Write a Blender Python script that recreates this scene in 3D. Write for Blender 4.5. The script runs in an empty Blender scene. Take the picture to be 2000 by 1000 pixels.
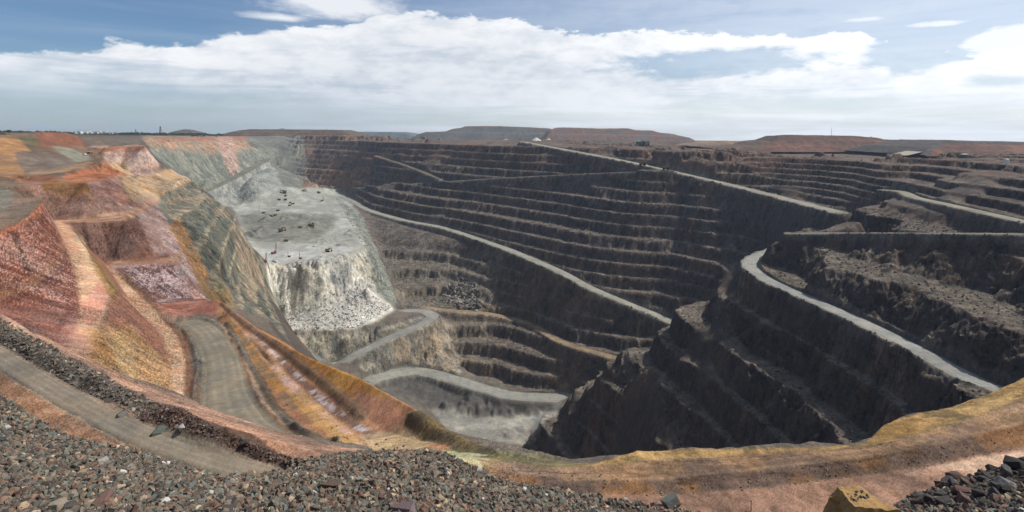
import bpy, bmesh, math, random, time
import numpy as np
from mathutils import Vector, Matrix, geometry
R = math.radians
T0 = time.time()
random.seed(7)
rng = np.random.default_rng(7)

# ------------------------------------------------------------------ camera, world, sun, exposure
sc = bpy.context.scene
F, V0 = 1100.0, 255.0                      # focal length and eye level of the photograph (2000 x 1000 pixels)
cam = bpy.data.cameras.new('camera')
cam.sensor_fit = 'HORIZONTAL'; cam.sensor_width = 36.0
cam.lens = 36.0*F/2000.0
cam.shift_y = -(500.0-V0)/2000.0
cam.clip_start = 0.5; cam.clip_end = 90000.0
camo = bpy.data.objects.new('camera', cam); sc.collection.objects.link(camo)
camo.location = (0, 0, 0); camo.rotation_euler = (R(90), 0, 0)
sc.camera = camo

SUN_AZ, SUN_EL = 71.0, 52.5                # azimuth to the right of the view, elevation
sd = Vector((math.sin(R(SUN_AZ))*math.cos(R(SUN_EL)), math.cos(R(SUN_AZ))*math.cos(R(SUN_EL)), math.sin(R(SUN_EL))))
sun = bpy.data.lights.new('sun', 'SUN'); sun.energy = 4.2; sun.angle = R(0.55); sun.color = (1.0, 0.955, 0.89)
suno = bpy.data.objects.new('sun', sun); sc.collection.objects.link(suno)
suno.rotation_euler = (-sd).to_track_quat('-Z', 'Y').to_euler(); suno.location = (300, 200, 600)

sc.view_settings.view_transform = 'Standard'; sc.view_settings.look = 'None'
sc.view_settings.exposure = 0.0; sc.view_settings.gamma = 1.0
try:
    sc.view_settings.use_curve_mapping = False
except Exception:
    pass
sc.cycles.max_bounces = 5; sc.cycles.diffuse_bounces = 3; sc.cycles.volume_bounces = 1

class NT:
    """small helper to write node trees"""
    def __init__(s, tree): s.t = tree; s.n = tree.nodes; s.l = tree.links
    def node(s, typ, **kw):
        n = s.n.new(typ)
        for k, v in kw.items(): setattr(n, k, v)
        return n
    def put(s, sock, v):
        if v is None: return
        if isinstance(v, bpy.types.NodeSocket): s.l.new(v, sock)
        else: sock.default_value = v
    def math(s, op, a, b=None, c=None, clamp=False):
        n = s.n.new('ShaderNodeMath'); n.operation = op; n.use_clamp = clamp
        s.put(n.inputs[0], a); s.put(n.inputs[1], b)
        if c is not None: s.put(n.inputs[2], c)
        return n.outputs[0]
    def vmath(s, op, a, b=None):
        n = s.n.new('ShaderNodeVectorMath'); n.operation = op
        s.put(n.inputs[0], a); s.put(n.inputs[1], b); return n.outputs[0]
    def comb(s, x, y, z):
        n = s.n.new('ShaderNodeCombineXYZ'); s.put(n.inputs[0], x); s.put(n.inputs[1], y); s.put(n.inputs[2], z); return n.outputs[0]
    def noise(s, vec, scale, detail=4, rough=0.55, dist=0.0):
        n = s.n.new('ShaderNodeTexNoise'); s.put(n.inputs['Vector'], vec)
        n.inputs['Scale'].default_value = scale; n.inputs['Detail'].default_value = detail
        n.inputs['Roughness'].default_value = rough; n.inputs['Distortion'].default_value = dist
        return n.outputs['Fac']
    def smooth(s, x, a, b):
        n = s.n.new('ShaderNodeMapRange'); n.interpolation_type = 'SMOOTHSTEP'
        s.put(n.inputs[0], x); s.put(n.inputs[1], a); s.put(n.inputs[2], b); return n.outputs[0]
    def curve(s, x, pts):
        n = s.n.new('ShaderNodeFloatCurve'); c = n.mapping.curves[0]
        for p in pts[1:-1]: c.points.new(*p)
        c.points[0].location = pts[0]; c.points[-1].location = pts[-1]
        # points.new keeps them sorted by x; set all again in order
        for p, q in zip(c.points, sorted(pts)): p.location = q
        n.mapping.update(); s.put(n.inputs['Value'], x); return n.outputs[0]
    def mix(s, f, a, b, mode='MIX'):
        n = s.n.new('ShaderNodeMix'); n.data_type = 'RGBA'; n.blend_type = mode
        s.put(n.inputs[0], f); s.put(n.inputs[6], a); s.put(n.inputs[7], b); return n.outputs[2]

def lin(r, g, b, k=1.0):
    f = lambda c: (c/255/12.92 if c <= 10 else ((c/255+0.055)/1.055)**2.4)
    return np.array((f(r)*k, f(g)*k, f(b)*k))

def build_world():
    w = bpy.data.worlds.new('World'); sc.world = w; w.use_nodes = True
    t = NT(w.node_tree); t.n.clear()
    sky = t.node('ShaderNodeTexSky'); sky.sky_type = 'NISHITA'; sky.sun_disc = False
    sky.sun_elevation = R(SUN_EL); sky.sun_rotation = R(SUN_AZ)
    sky.air_density = 1.0; sky.dust_density = 0.6; sky.ozone_density = 1.0; sky.altitude = 400
    bg = t.node('ShaderNodeBackground'); bg.inputs[1].default_value = 0.082
    t.l.new(t.mix(1.0, sky.outputs[0], (0.76, 0.92, 1.12, 1), 'MULTIPLY'), bg.inputs[0])
    tc = t.node('ShaderNodeTexCoord')
    sep = t.node('ShaderNodeSeparateXYZ'); t.l.new(tc.outputs['Generated'], sep.inputs[0])
    x, y, z = sep.outputs
    az = t.math('ARCTAN2', x, y)                                    # compass angle, 0 = +Y, right positive
    hor = t.math('SQRT', t.math('ADD', t.math('MULTIPLY', x, x), t.math('MULTIPLY', y, y)))
    el = t.math('ARCTAN2', z, hor)
    # cloud coordinates: seen along a flat sheet, so clouds shrink toward the horizon
    inv = t.math('DIVIDE', 1.0, t.math('ADD', t.math('MAXIMUM', el, 0.0), 0.10))
    pv = t.comb(t.math('MULTIPLY', az, 3.0), t.math('MULTIPLY', el, 16.0), t.math('MULTIPLY', inv, 0.12))
    n1 = t.noise(pv, 1.5, 9, 0.60, 0.4)
    pv2 = t.comb(t.math('MULTIPLY', az, 16.0), t.math('MULTIPLY', el, 34.0), 3.7)
    n2 = t.noise(pv2, 1.25, 8, 0.62, 0.2)
    pv3 = t.comb(t.math('MULTIPLY', az, 2.2), t.math('MULTIPLY', el, 30.0), 9.1)
    n3 = t.noise(pv3, 1.6, 7, 0.58, 0.6)
    sh = t.math('ADD', t.math('MULTIPLY', az, 1/1.6), 0.5)            # -0.8..0.8 rad -> 0..1
    def A(u): return math.atan((u-1000)/F)/1.6+0.5
    def E(u, v): return math.atan((V0-v)/F*math.cos(math.atan((u-1000)/F)))
    K = 4.0
    top = [(0.0, 94), (0, 94), (190, 88), (215, 74), (300, 84), (380, 80), (430, 66), (520, 60), (570, 52), (640, 50), (700, 34), (760, 16),
           (850, 18), (930, 30), (1010, 34), (1080, 52), (1170, 62), (1230, 54), (1400, 60), (1560, 66), (1640, 58), (1730, 78),
           (1760, 104), (1830, 112), (1900, 100), (2000, 80)]
    pts = sorted({round(A(u), 4): min(1, E(u, v)*K) for u, v in top[1:]}.items())
    pts = [(0.0, pts[0][1])]+pts+[(1.0, pts[-1][1])]
    topc = t.math('DIVIDE', t.curve(sh, pts), K)
    # the cloud bank: dense just below its upper edge, thinning downward
    below = t.math('SUBTRACT', topc, el)                            # > 0 under the upper edge
    ragged = t.math('ADD', below, t.math('MULTIPLY', t.math('SUBTRACT', n2, 0.5), 0.052))
    ragged = t.math('ADD', ragged, t.math('MULTIPLY', t.math('SUBTRACT', n1, 0.5), 0.030))
    bank = t.smooth(ragged, 0.0, 0.010)
    def blob(u, v, ru, rv):
        du = t.math('DIVIDE', t.math('SUBTRACT', sh, A(u)), ru/F/1.6*math.cos(math.atan((u-1000)/F))**2)
        dv = t.math('DIVIDE', t.math('SUBTRACT', el, E(u, v)), rv/F*math.cos(math.atan((u-1000)/F)))
        return t.math('SQRT', t.math('ADD', t.math('MULTIPLY', du, du), t.math('MULTIPLY', dv, dv)))
    def soft(d, lo, hi, namp=0.9):
        dd = t.math('ADD', d, t.math('MULTIPLY', t.math('SUBTRACT', n1, 0.5), namp*1.6))
        dd = t.math('ADD', dd, t.math('MULTIPLY', t.math('SUBTRACT', n2, 0.5), namp*1.3))
        return t.math('SUBTRACT', 1.0, t.smooth(dd, lo, hi))
    # open blue holes in the bank
    hole = t.math('MAXIMUM', soft(blob(1400, 122, 200, 26), 0.35, 1.35, 1.1), soft(blob(1790, 96, 100, 36), 0.4, 1.4, 1.2))
    hole = t.math('MAXIMUM', hole, t.math('MULTIPLY', soft(blob(1960, 158, 70, 12), 0.2, 1.5, 1.0), 0.6))
    hole = t.math('MAXIMUM', hole, soft(blob(90, 84, 110, 6), 0.6, 1.3, 0.6))
    bank = t.math('MULTIPLY', bank, t.math('SUBTRACT', 1.0, hole))
    # clouds above it
    up = t.math('MAXIMUM', soft(blob(660, 10, 125, 24), 0.3, 1.45, 1.2), soft(blob(540, 34, 60, 8), 0.2, 1.5, 1.2))
    up = t.math('MAXIMUM', up, t.math('MULTIPLY', soft(blob(1690, 38, 75, 9), 0.0, 1.5, 1.5), 0.9))
    up = t.math('MAXIMUM', up, soft(blob(1990, 75, 150, 40), 0.7, 1.2, 0.8))
    up = t.math('MAXIMUM', up, t.math('MULTIPLY', soft(blob(1840, 46, 125, 8), 0.1, 1.5, 1.4), 0.95))
    # density of the sheet lower down: wispy, thinner on the left
    low = t.smooth(el, E(1000, 240), E(1000, 120))
    wisp = t.smooth(t.math('ADD', t.math('MULTIPLY', n3, 0.6), t.math('MULTIPLY', n1, 0.4)), 0.36, 0.62)
    lr = t.smooth(az, -0.75, 0.05)
    thin = t.math('ADD', 0.56, t.math('MULTIPLY', lr, 0.42))
    dens = t.math('ADD', t.math('MULTIPLY', thin, t.math('ADD', 0.62, t.math('MULTIPLY', wisp, 0.38))),
                  t.math('MULTIPLY', low, t.math('ADD', 0.18, t.math('MULTIPLY', wisp, 0.36))))
    rim = t.math('SUBTRACT', 1.0, t.smooth(below, 0.015, 0.085))
    dens = t.math('ADD', dens, t.math('MULTIPLY', rim, t.math('MULTIPLY', t.smooth(az, -0.62, -0.25), 0.30)), clamp=True)
    mask = t.math('MAXIMUM', t.math('MULTIPLY', bank, dens), t.math('MULTIPLY', up, 0.88))
    veil = t.math('MULTIPLY', t.smooth(az, -0.75, 0.75), 0.50)
    veil = t.math('ADD', veil, t.math('MULTIPLY', t.math('SUBTRACT', n3, 0.5), 0.30))
    mask = t.math('MAXIMUM', mask, t.math('MAXIMUM', veil, 0.0))
    # cloud colour: white tops, grey-lilac bases; brighter toward the sun
    puff = t.smooth(t.math('ADD', t.math('MULTIPLY', n2, 0.5), t.math('MULTIPLY', n1, 0.5)), 0.36, 0.60)
    lum = t.math('ADD', t.math('MULTIPLY', puff, 0.62), t.math('MULTIPLY', rim, 0.38))
    lum = t.math('MAXIMUM', lum, up)
    lum = t.math('ADD', lum, t.math('MULTIPLY', t.smooth(az, -0.1, 0.72), 0.35), clamp=True)
    ccol = t.mix(lum, (0.57, 0.63, 0.72, 1), (0.90, 0.92, 0.95, 1))
    lowc = t.mix(t.smooth(az, -0.62, 0.15), (0.42, 0.52, 0.64, 1), (0.80, 0.84, 0.89, 1))
    ccol = t.mix(t.math('MULTIPLY', t.math('SUBTRACT', 1.0, t.smooth(el, E(1000, 235), E(1000, 150))), 0.85), ccol, lowc)
    cb = t.node('ShaderNodeBackground'); t.l.new(ccol, cb.inputs[0])
    t.put(cb.inputs[1], t.math('ADD', 1.03, t.math('MULTIPLY', t.smooth(az, -0.2, 0.75), 0.16)))
    ms = t.node('ShaderNodeMixShader'); t.put(ms.inputs[0], mask)
    t.l.new(bg.outputs[0], ms.inputs[1]); t.l.new(cb.outputs[0], ms.inputs[2])
    out = t.node('ShaderNodeOutputWorld'); t.l.new(ms.outputs[0], out.inputs[0])
build_world()

# ------------------------------------------------------------------ helpers
def link(o): sc.collection.objects.link(o); return o
def tag(o, label=None, cat=None, group=None, kind=None):
    if label: o['label'] = label
    if cat: o['category'] = cat
    if group: o['group'] = group
    if kind: o['kind'] = kind
    return o
def mesh_np(name, verts, faces, mat, smooth=False, col=None):
    """verts (n,3), faces (m,k) with constant k"""
    me = bpy.data.meshes.new(name)
    verts = np.ascontiguousarray(verts, np.float32); faces = np.ascontiguousarray(faces, np.int32)
    k = faces.shape[1]
    me.vertices.add(len(verts)); me.vertices.foreach_set('co', verts.ravel())
    me.loops.add(faces.size); me.loops.foreach_set('vertex_index', faces.ravel())
    me.polygons.add(len(faces)); me.polygons.foreach_set('loop_start', np.arange(0, faces.size, k, dtype=np.int32))
    me.update(calc_edges=True)
    me.polygons.foreach_set('use_smooth', np.full(len(faces), smooth))
    if col is not None:
        a = me.color_attributes.new('Col', 'FLOAT_COLOR', 'POINT')
        c = np.ones((len(verts), 4), np.float32); c[:, :3] = col; a.data.foreach_set('color', c.ravel())
    if mat: me.materials.append(mat)
    o = bpy.data.objects.new(name, me); return link(o)

def hash2(ix, iy, seed):
    h = (ix.astype(np.uint32)*np.uint32(374761393) + iy.astype(np.uint32)*np.uint32(668265263) + np.uint32((seed*2246822519) & 0xffffffff))
    h = (h ^ (h >> np.uint32(13)))*np.uint32(1274126177)
    h = h ^ (h >> np.uint32(16))
    return (h & np.uint32(0xffff)).astype(np.float32)/32767.5-1.0
def vnoise(x, y, seed=0):
    fx = np.floor(x); fy = np.floor(y)
    ix = fx.astype(np.int64); iy = fy.astype(np.int64)
    tx = (x-fx).astype(np.float32); ty = (y-fy).astype(np.float32)
    tx = tx*tx*tx*(tx*(tx*6-15)+10); ty = ty*ty*ty*(ty*(ty*6-15)+10)
    a = hash2(ix, iy, seed); b = hash2(ix+1, iy, seed); c = hash2(ix, iy+1, seed); d = hash2(ix+1, iy+1, seed)
    return (a+(b-a)*tx)*(1-ty)+(c+(d-c)*tx)*ty
def fbm(x, y, wl, octaves, seed=0, gain=0.5, ridged=False):
    s = 0; amp = 1.0; tot = 0
    for o in range(octaves):
        n = vnoise(x/wl+17.3*o, y/wl-9.1*o, seed+o*31)
        if ridged: n = 1-2*np.abs(n)
        s = s+amp*n; tot += amp; amp *= gain; wl *= 0.5
    return s/tot
def sstep(x, a, b):
    t = np.clip((x-a)/(b-a), 0, 1); return t*t*(3-2*t)

# where a ray of the photograph meets a given height, or a given distance
def uvz(u, v, z): y = F*(-z)/(v-V0); return ((u-1000)/F*y, y, z)
def uvy(u, v, y): return ((u-1000)/F*y, y, -(v-V0)/F*y)
def plain(x, y):
    dip = np.clip((x-200)/500, 0, 1)*np.clip((2800-np.asarray(y, float))/1200, 0, 1)
    return -6-0.015*y-0.0135*x-13*dip

# ------------------------------------------------------------------ survey lines of the pit
LINES = []           # lists of (x, y, z)
def dens(pts, step=None):
    out = []
    for a, b in zip(pts[:-1], pts[1:]):
        d = math.dist(a[:2], b[:2]); s = step or max(0.5, 0.012*min(a[1], b[1]))
        n = max(1, int(d/s))
        for i in range(n): out.append(tuple(a[k]+(b[k]-a[k])*i/n for k in range(3)))
    out.append(tuple(pts[-1])); return out
def C(z, uv, extra=()):                                             # one height
    LINES.append(dens([uvz(u, v, z) for u, v in uv]))
def P(uvzs): LINES.append(dens([uvz(*p) for p in uvzs]))            # height at each point
def Q(uvys): LINES.append(dens([uvy(*p) for p in uvys]))            # distance at each point
def W(pts): LINES.append(dens(pts))                                 # plan points
def WZ(z, pts): LINES.append(dens([(x, y, z) for x, y in pts]))
# --- foreground: rubble heap under the viewer, bench road, lip of the bench
P([(-400,600,-25),(-150,700,-25),(0,772,-25),(130,852,-25),(300,884,-25.2),(420,917,-25.5),(560,905,-25.5),(650,891,-25.5),(700,886,-25.5),(830,881,-25.5),
   (900,900,-25.5),(1000,948,-25.3),(1100,960,-25.5),(1200,978,-25.8),(1300,992,-26),(1400,1012,-26),(1500,1035,-26),(1600,1048,-26),(1700,1035,-26),(1755,990,-25.8),
   (1850,942,-25.8),(1930,925,-25.6),(2000,908,-25.5),(2250,850,-25)])
W([(-80,40,-18.5),(-40,31,-18.6),(-20,28.5,-18.8),(-8,27.5,-18.9),(0,27.5,-19.4),(6,27.5,-20.8),(10,28,-23.2),(14,29,-25.6),(20,28.5,-25),(24.5,28.5,-22.5),(29,29,-21),(36,31,-19.8),(70,45,-19)])
W([(-60,18,-14.6),(0,18,-15),(12,17,-18),(20,17,-18),(60,22,-15)])
W([(-40,8,-8),(40,8,-8.5)]); W([(-20,2,-1.9),(20,2,-1.9)])
P([(-400,420,-25.5),(-150,540,-25.5),(0,612,-25.5),(100,682,-25.8),(180,740,-26),(300,792,-26),(380,803,-26),(480,846,-26),(560,869,-26),(620,886,-26),(700,894,-26),(800,893,-26.2),(870,890,-26.2)])
P([(-150,640,-25),(0,690,-25),(130,760,-25),(250,818,-25),(350,866,-25.3),(440,908,-25.6)])
# right-hand bank: toe, shoulder, layered top, lip
Q([(900,905,43.5),(960,935,42),(1050,958,40.9),(1150,966,40.5),(1300,966,40.7),(1500,950,41.6),(1700,926,43),(1850,906,44),(2000,872,46),(2250,810,50.5)])
Q([(940,908,44),(1000,925,42.6),(1100,938,41.9),(1300,936,42),(1500,915,43),(1700,890,44.5),(1850,868,45.5),(2000,826,48),(2250,760,53)])
Q([(930,898,44.6),(1000,908,44.2),(1150,910,44),(1300,898,44.6),(1500,885,45.6),(1700,872,46.2),(1850,832,48.2),(2000,780,51.5),(2250,700,58)])
Q([(1010,903,45),(1090,908,44.6),(1160,905,44.8),(1200,893,45.4),(1245,880,46.2),(1330,884,46),(1430,882,46.2),(1560,877,46.9),(1690,868,47.4),(1725,832,50.5),(1770,808,52),(1850,796,52.6),(1930,770,55),(2000,738,58),(2250,630,68)])
# fall below the lip (out of sight)
W([(-1.5,60,-40),(8,58,-40),(18,56,-40),(28,58,-40),(40,62,-40),(56,67,-41),(78,82,-44),(110,106,-50),(170,150,-62),(240,205,-72),(330,275,-72)])
W([(-80,34,-24),(-130,70,-25)])
# --- left: slopes and benches
P([(-500,640,-37),(-250,565,-38),(0,454,-40),(40,434,-40),(72,409,-40),(84,398,-40),(78,386,-40)])
P([(-500,600,-38),(-200,500,-38.5),(0,420,-40),(45,395,-40),(30,372,-40)])
P([(-500,540,-38),(-200,440,-38.5),(-60,380,-40),(0,366,-40),(30,352,-42)])
P([(-200,600,-45),(-60,590,-46),(30,640,-47)])
C(-42, [(30,352),(100,356),(165,358),(190,352),(225,341)])
P([(118,342,-38),(160,326,-35),(198,318,-33),(206,309,-32),(190,300,-30)])
P([(125,350,-42.5),(165,343,-42),(205,333,-42),(222,326,-42)])
P([(30,348,-39),(60,342,-38.5),(112,343,-38)])
P([(0,345,-38),(60,338,-37.5),(120,330,-36),(160,317,-33),(178,306,-31)])
P([(-300,345,-38),(-100,350,-38)])
Q([(-400,300,500),(0,300,538),(60,300,575),(100,296,600),(130,292,655)])
Q([(-400,262,650),(0,262.5,650),(60,262,680),(90,258.5,760),(130,259,800),(150,266,820)])
Q([(70,287,720),(110,287,745),(170,286,800),(150,296,740)])
# panel benches
P([(108,432,-64),(125,470,-63),(160,540,-61),(150,592,-58),(112,660,-52),(140,712,-47)])
P([(105,430,-65),(160,428,-65),(240,426,-65)])
P([(120,436,-65.2),(180,433,-65.2),(243,430,-65.2)])
P([(135,442,-65.5),(185,510,-65.5),(214,560,-63),(205,620,-60),(182,700,-51),(192,748,-46)])
C(-65.2, [(240,426),(263,411),(300,386),(330,361),(350,347),(362,345)])
C(-67, [(243,430),(268,416),(305,390),(336,365)])
P([(205,512,-89),(270,509,-89.5),(330,504,-90)]); P([(210,517,-90),(275,514,-90.2),(345,509,-90.5)])
C(-90, [(330,504),(345,490),(366,465),(386,440),(401,420),(415,400),(418,392)])
P([(212,526,-89),(250,580,-87),(308,650,-82),(335,720,-73),(332,782,-66)])
P([(258,560,-89.5),(298,592,-91),(350,660,-87),(368,712,-78),(362,772,-68)])
P([(285,585,-104),(340,583,-105),(400,583,-106)])
C(-113, [(402,584),(412,560),(425,520),(436,480),(446,450),(455,430),(458,420)])
P([(300,595,-101),(350,606,-100),(400,592,-103),(425,590,-99)])
C(-150, [(440,602),(470,550),(481,500),(488,480)])
C(-190, [(498,585),(505,550),(503,535)])
P([(285,790,-54),(335,796,-58)])
# grey track and the ochre terraces beside it
P([(350,632,-95),(364,700,-81),(376,790,-66)]); P([(385,615,-96),(410,700,-81),(440,800,-65),(490,862,-56)]); P([(425,622,-95),(470,720,-80),(512,800,-66),(560,872,-55)])
P([(440,610,-93),(520,700,-78.5),(590,780,-65),(650,845,-54)])
P([(430,598,-95),(470,640,-87.5),(560,730,-72.5),(640,805,-60.5),(720,862,-50.5)])
P([(440,592,-95.5),(490,645,-85.5),(560,700,-75),(640,760,-63.5),(740,835,-52)])
P([(420,585,-98),(500,640,-84.5),(600,696,-70),(700,737,-58),(800,792,-48),(880,842,-41),(960,882,-35),(1020,903,-31)])
P([(760,845,-50),(820,862,-44),(880,866,-38)])
P([(640,870,-47),(720,885,-40),(800,880,-37)])
# --- rim of the pit
W([uvz(282,284.5,-20),(-620,900,-18),(-760,1100,-17),(-860,1300,-18),uvy(290,270.5,1480),uvy(330,270,1750),uvy(400,269.5,2200),uvy(470,268,2500),uvy(520,265,2650),uvy(590,264,2680),uvy(650,264.5,2520),uvy(700,268,2330),uvy(722,271,2160),
   uvy(800,273,1930),uvy(900,275,1740),uvy(1000,277,1550),uvy(1100,280,1440),uvy(1200,284,1330),uvy(1300,289,1165),uvy(1400,293,1129),uvy(1500,297,1100),
   uvy(1600,301,1028),uvy(1700,305,946),uvy(1800,309,876),uvy(1900,315,770),uvy(2000,322,673),uvy(2200,345,489),(560,300,-38),(500,170,-34),(430,80,-30),(250,55,-26)])
Q([(175,288.5,733),(230,286,745),(282,284.5,758)])
P([(178,300,-31),(200,292,-27),(175,288.5,-22.4)])
C(-48, [(208,325),(240,325),(285,322),(312,318)])
C(-56, [(228,342),(260,345),(300,342),(335,330)])
# colourful wall at the far left, its ramp
W([(-460,794,-65),(-570,920,-65),(-720,1150,-65),(-800,1300,-65),uvz(300,308,-65),uvz(350,299,-65),uvz(420,290,-65),uvz(480,286,-65),uvz(530,284,-65)])
W([uvz(418,392,-90),(-450,850,-100),(-600,1050,-120),(-740,1280,-130),uvz(320,352,-130),uvz(370,340,-130),uvz(430,328,-130),uvz(480,325,-130)])
P([(392,376,-182),(430,362,-166),(470,342,-140),(500,325,-122),(522,310,-107)])
W([uvz(458,420,-113),(-430,860,-150),(-570,1080,-180),(-700,1300,-190),uvz(392,378,-184)])
# platform
PLAT = -232
C(PLAT, [(455,405),(465,392),(490,382),(520,375),(545,366),(580,367),(640,370),(668,373),(710,371)])
WZ(PLAT, [(-436,982),(-490,1080),(-590,1250),uvz(470,430,PLAT)[:2],uvz(465,415,PLAT)[:2],uvz(455,405,PLAT)[:2]])
C(PLAT, [(512,514),(560,516),(600,519),(640,512),(690,492),(710,470),(698,430),(672,400),(655,381)])
C(PLAT, [(540,480),(600,478),(660,470)]); C(PLAT+1, [(500,462),(620,462)])
P([(475,448,-229),(540,446,-230),(625,445,-230)]); P([(475,436,-221),(540,431,-220),(622,430,-220)])
P([(478,425,-221),(560,418,-221),(650,415,-222)]); P([(500,400,-225),(600,395,-226)])
W([uvz(505,540,-190),(-380,880,-205),(-436,975,-231)])
# white cliff under the platform, rubble, ledge, lower cliff
P([(512,575,-280),(540,603,-300),(600,600,-299),(625,588,-290),(660,560,-276),(715,545,-278)])
P([(505,600,-300),(520,646,-329),(600,647,-330),(700,637,-328),(760,606,-322)])
P([(545,655,-328),(640,652,-329),(685,652,-332)])
P([(560,690,-352),(640,702,-362),(676,706,-364)])
# gravel slope right of the platform and rubble down to the second ramp
P([(700,418,-236),(722,460,-262),(740,500,-291),(780,575,-316),(800,600,-326)])
P([(730,425,-238),(760,440,-244),(830,452,-248),(900,470,-251)])
C(-285, [(742,495),(800,500),(860,502),(905,506)])
P([(770,560,-310),(840,548,-312),(900,552,-313),(965,562,-312)])
# ramps
R1 = [(660,376,-228),(690,393,-229),(720,410,-231),(790,430,-235),(860,443,-238),(930,465,-243),(1000,490,-248),(1060,515,-256),(1100,533,-263),(1150,560,-275),(1220,590,-290),(1290,618,-305),(1310,628,-307)]
R2 = [(655,712,-372),(680,700,-364),(720,680,-355),(760,660,-346),(800,643,-340),(836,627,-335),(846,616,-333),(825,607,-333),(785,608,-331)]
R3 = [(720,746,-384),(740,737,-385),(790,727,-390),(830,726,-392),(900,745,-399),(950,760,-406),(1000,772,-411),(1060,776,-414),(1105,776,-415)]
R4 = [(1022,277,-27),(1060,285,-35),(1140,300,-50),(1200,311,-61),(1255,322,-72),(1330,338,-84),(1420,359,-95),(1500,380,-105),(1580,400,-113),(1640,415,-120)]
R5 = [(1310,334,-81),(1250,335,-85),(1130,340,-97),(1000,347,-110),(920,352,-125),(850,356,-142),(760,362,-180),(690,368,-216)]
R6 = [(1728,371,-82),(1760,374,-81),(1790,386,-80),(1850,399,-79.5),(1900,410,-79),(2000,433,-78),(2200,480,-76)]
R7 = [(1545,456,-121),(1640,455,-113),(1750,455,-101),(1870,456,-91),(2000,457.5,-84),(2200,463,-78)]
R8 = [(1530,483,-160),(1508,489,-160),(1478,500,-160),(1464,515,-160),(1480,535,-160),(1530,562,-160),(1600,592,-160),(1680,628,-160),(1750,662,-160),(1830,704,-160),(1900,742,-160),(1965,768,-160),(2150,850,-160)]
P(R1); P(R2); P(R3); P(R6); P(R7); P(R8)
P([(700,742,-385),(740,737,-386)]); P([(780,700,-381),(830,718,-392),(870,712,-390),(890,700,-386)])
L1 = [(830,600,-335),(880,606,-338),(950,612,-343),(1010,625,-349),(1050,640,-350),(1100,668,-352),(1180,692,-355),(1210,700,-356)]
P(L1)
P([(890,690,-386),(950,735,-402),(1000,757,-409),(1080,768,-411)])
# pit floor
P([(780,770,-404),(850,790,-416),(920,806,-425),(1000,802,-426),(1085,795,-426)])
P([(860,822,-428),(900,832,-430),(1000,850,-432),(1035,866,-433)]); P([(1000,825,-430),(1060,812,-428)])
W([(-120,770,-425),(-60,720,-431),(-10,730,-433)])
# far wall bays
WZ(-305, [(256,918),(300,870),(270,795),(160,740),(106,724)])
WZ(-225, [(206,708),(285,755),(350,840),(352,890),(331,910)])
P([(1400,545,-232),(1500,480,-178),(1600,440,-140)])
WZ(-160, [(352,759),(400,790),(440,815),(452,829)])
W([(483,837,-120),(500,810,-121),(470,770,-120),(430,735,-104)])
# spur under the big right-hand ramp
P([(1440,512,-163),(1380,580,-205),(1320,600,-222),(1250,680,-275),(1180,700,-292),(1110,780,-355),(1070,815,-388),(1025,868,-433)])
C(-222, [(1320,600),(1420,675),(1540,770),(1640,860)]); C(-292, [(1180,700),(1270,780),(1360,860),(1420,920)])
C(-355, [(1110,780),(1180,840),(1240,890)]); WZ(-434, [(16,777),(40,715),(55,660)])
P([(1440,512,-163),(1452,538,-163),(1510,572,-163),(1590,606,-163),(1740,692,-163),(1880,776,-163)])
# upper right
P([(1640,405,-100),(1750,415,-93),(1870,423,-86),(1960,440,-82)])
P([(1700,358,-76),(1760,350,-70),(1850,372,-70),(2000,400,-70)]); P([(1720,330,-57),(1850,348,-57),(2000,368,-59)])
P([(1520,470,-130),(1530,500,-150),(1570,540,-157)])
# hidden near wall
WZ(-100, [(-130,300),(-85,225),(-30,150),(30,120),(90,120),(160,160),(250,225),(300,265),(355,305)])
WZ(-160, [(300,320),(260,250),(190,200),(100,170),(0,200),(-70,290),(-150,400),(-200,480)])
WZ(-222, [(235,404),(205,320),(120,260),(0,290),(-80,390),(-170,520),(-240,620),(-300,720)])
WZ(-300, [(184,470),(155,390),(80,340),(0,370),(-80,460),(-170,600),(-270,740),(-350,860)])
WZ(-364, [(134,610),(105,500),(40,450),(-20,470),(-90,560),(-180,690),(-270,820),(-300,890)])
WZ(-434, [(55,660),(30,590),(-20,600),(-55,670),(-60,720)])

# ------------------------------------------------------------------ height field: rows by distance, columns by bearing
NU, NYR = 1280, 1650
U_0, U_1 = -330.0, 2330.0
Y_0, Y_1 = 5.0, 3000.0
uu = np.linspace(U_0, U_1, NU)
# rows: dense where the photograph sees ground
brk = [(math.log(5), 0), (math.log(24), 0.02), (math.log(60), 0.25), (math.log(330), 0.42), (math.log(3000), 0.975), (math.log(30000), 1.0)]
tt = np.linspace(0, 1, NYR)
lny = np.interp(tt, [b[1] for b in brk], [b[0] for b in brk])
yy = np.exp(lny)
GX = (((uu-1000)/F)[None, :]*yy[:, None]).astype(np.float32)
GY = np.repeat(yy[:, None], NU, 1).astype(np.float32)
def grid_index(x, y):
    ci = (x/y*F+1000-U_0)/(U_1-U_0)*(NU-1)
    ri = np.interp(np.log(np.maximum(y, 1.0)), lny, np.arange(NYR))
    return ci, ri

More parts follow.
